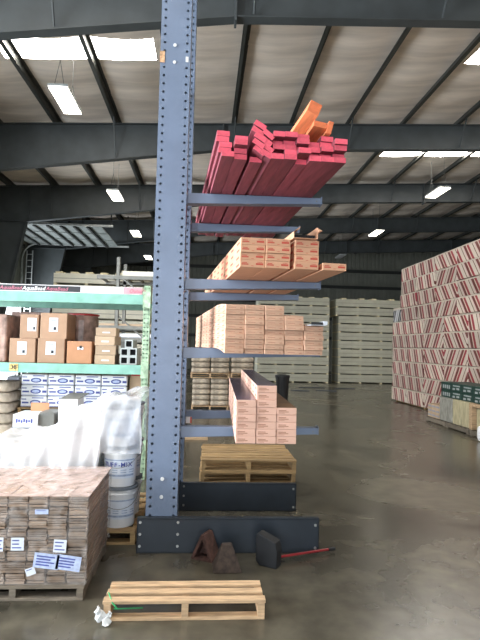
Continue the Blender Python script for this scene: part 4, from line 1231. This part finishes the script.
qload('beige_wrapped_load', 9.82, 10.18, .112, .625, M['beigewrap'], 'beige wrapped load beneath the dark green cartons, nearer one', 'wrapped load', group='beige wrapped loads')
pst = MB(); pst.box(XQ - .03, XQ + .66, 9.70, 9.80, .115, .623); pst.box(XQ - .02, XQ + .66, 9.0, 9.70, .56, .623); pst.box(XQ - .03, XQ + .66, 8.9, 9.0, .115, .623)
o = pst.build('wooden_crate', M['pallet'], bevel=.01); tag(o, 'wooden crate post and top at the right frame edge', 'crate')
qload('wrapped_carton', 9.02, 9.68, .115, .54, M['beigewrap'], 'wrapped carton inside the wooden crate at the right edge', 'box', x0=XQ + .05, w=.6)
qload('white_sack', 8.9, 9.14, 0.0, .30, M['wht'], 'white sack at the lower right edge beside the crate', 'sack', x0=XQ - .26, w=.22, bevel=.08)
dg = MB(); dg.box(0, .62, 0, .44, 0, .16)
dgo = dg.build('dark_green_carton', M['dkgreen'], bevel=.006)
q = MB()
for i in range(4): q.box(-.002, .0005, .03 + i * .09, .085 + i * .09, .03, .105)
q.build('bottle_print', M['dull'], dgo)
dg2 = MB(); dg2.box(0, .62, 0, .44, 0, .16); dgo2 = dg2.build('dark_green_carton', M['dkgreen'], bevel=.006)
q = MB(); q.box(-.002, .0005, .05, .34, .095, .12); q.box(-.002, .0005, .08, .20, .03, .07)
q.box(-.002, .0005, .26, .36, .02, .06); q.build('white_print', M['dull'], dgo2)
zt_ = .627
for c_ in range(5):
    for k in range(2 + (c_ == 4)):
        y_ = 10.98 - (c_ ) * .405 if True else 0
        yy = 10.69 - (c_) * .45
        if c_ < 4: yl = yy
        put(dgo if (c_ < 1) else dgo2, USED, (XQ + .04, yy - .0 + .0 - .0, zt_ + k * .162), 0, 'dark green carton on the beige loads, %s layer, %s from the far end' % (ORD[k], NTH[c_]), 'box', 'dark green cartons')
# support loads so that the cartons rest: far one bridges grey load top
# ------------------------------------------------------------------ light
def area(name, loc, rot, sx, sy, e, col):
    l = bpy.data.lights.new(name, 'AREA'); l.shape = 'RECTANGLE'; l.size = sx; l.size_y = sy; l.energy = e; l.color = col
    o = bpy.data.objects.new(name, l); COL.objects.link(o); o.location = loc; o.rotation_euler = rot; return o
DAY = (0.86, 0.93, 1.0)
area('daylight_left_door', (XL - .3, (D2[0] + D2[1]) / 2, D2[2] / 2), (0, math.radians(-90), 0), D2[2], D2[1] - D2[0], 3300, DAY)
area('daylight_rolled_door', (XL - .3, (D1[0] + D1[1]) / 2, D1[2] / 2), (0, math.radians(-90), 0), D1[2], D1[1] - D1[0], 1100, DAY)
area('daylight_front_door', ((D3[0] + D3[1]) / 2, YF - .3, D3[2] / 2), (math.radians(90), 0, 0), D3[1] - D3[0], D3[2], 450, DAY)
W = bpy.data.worlds.new('world'); S.world = W; W.use_nodes = True
W.node_tree.nodes['Background'].inputs[0].default_value = (0.85, 0.93, 1, 1)
W.node_tree.nodes['Background'].inputs[1].default_value = 3.0
S.view_settings.view_transform = 'Standard'; S.view_settings.look = 'None'; S.view_settings.gamma = 1
S.view_settings.exposure = 0.0
S.view_settings.use_curve_mapping = False

for o in COL.objects:
    l = o.get('label')
    if l and not 4 <= len(l.split()) <= 16: print('LABEL', len(l.split()), l)
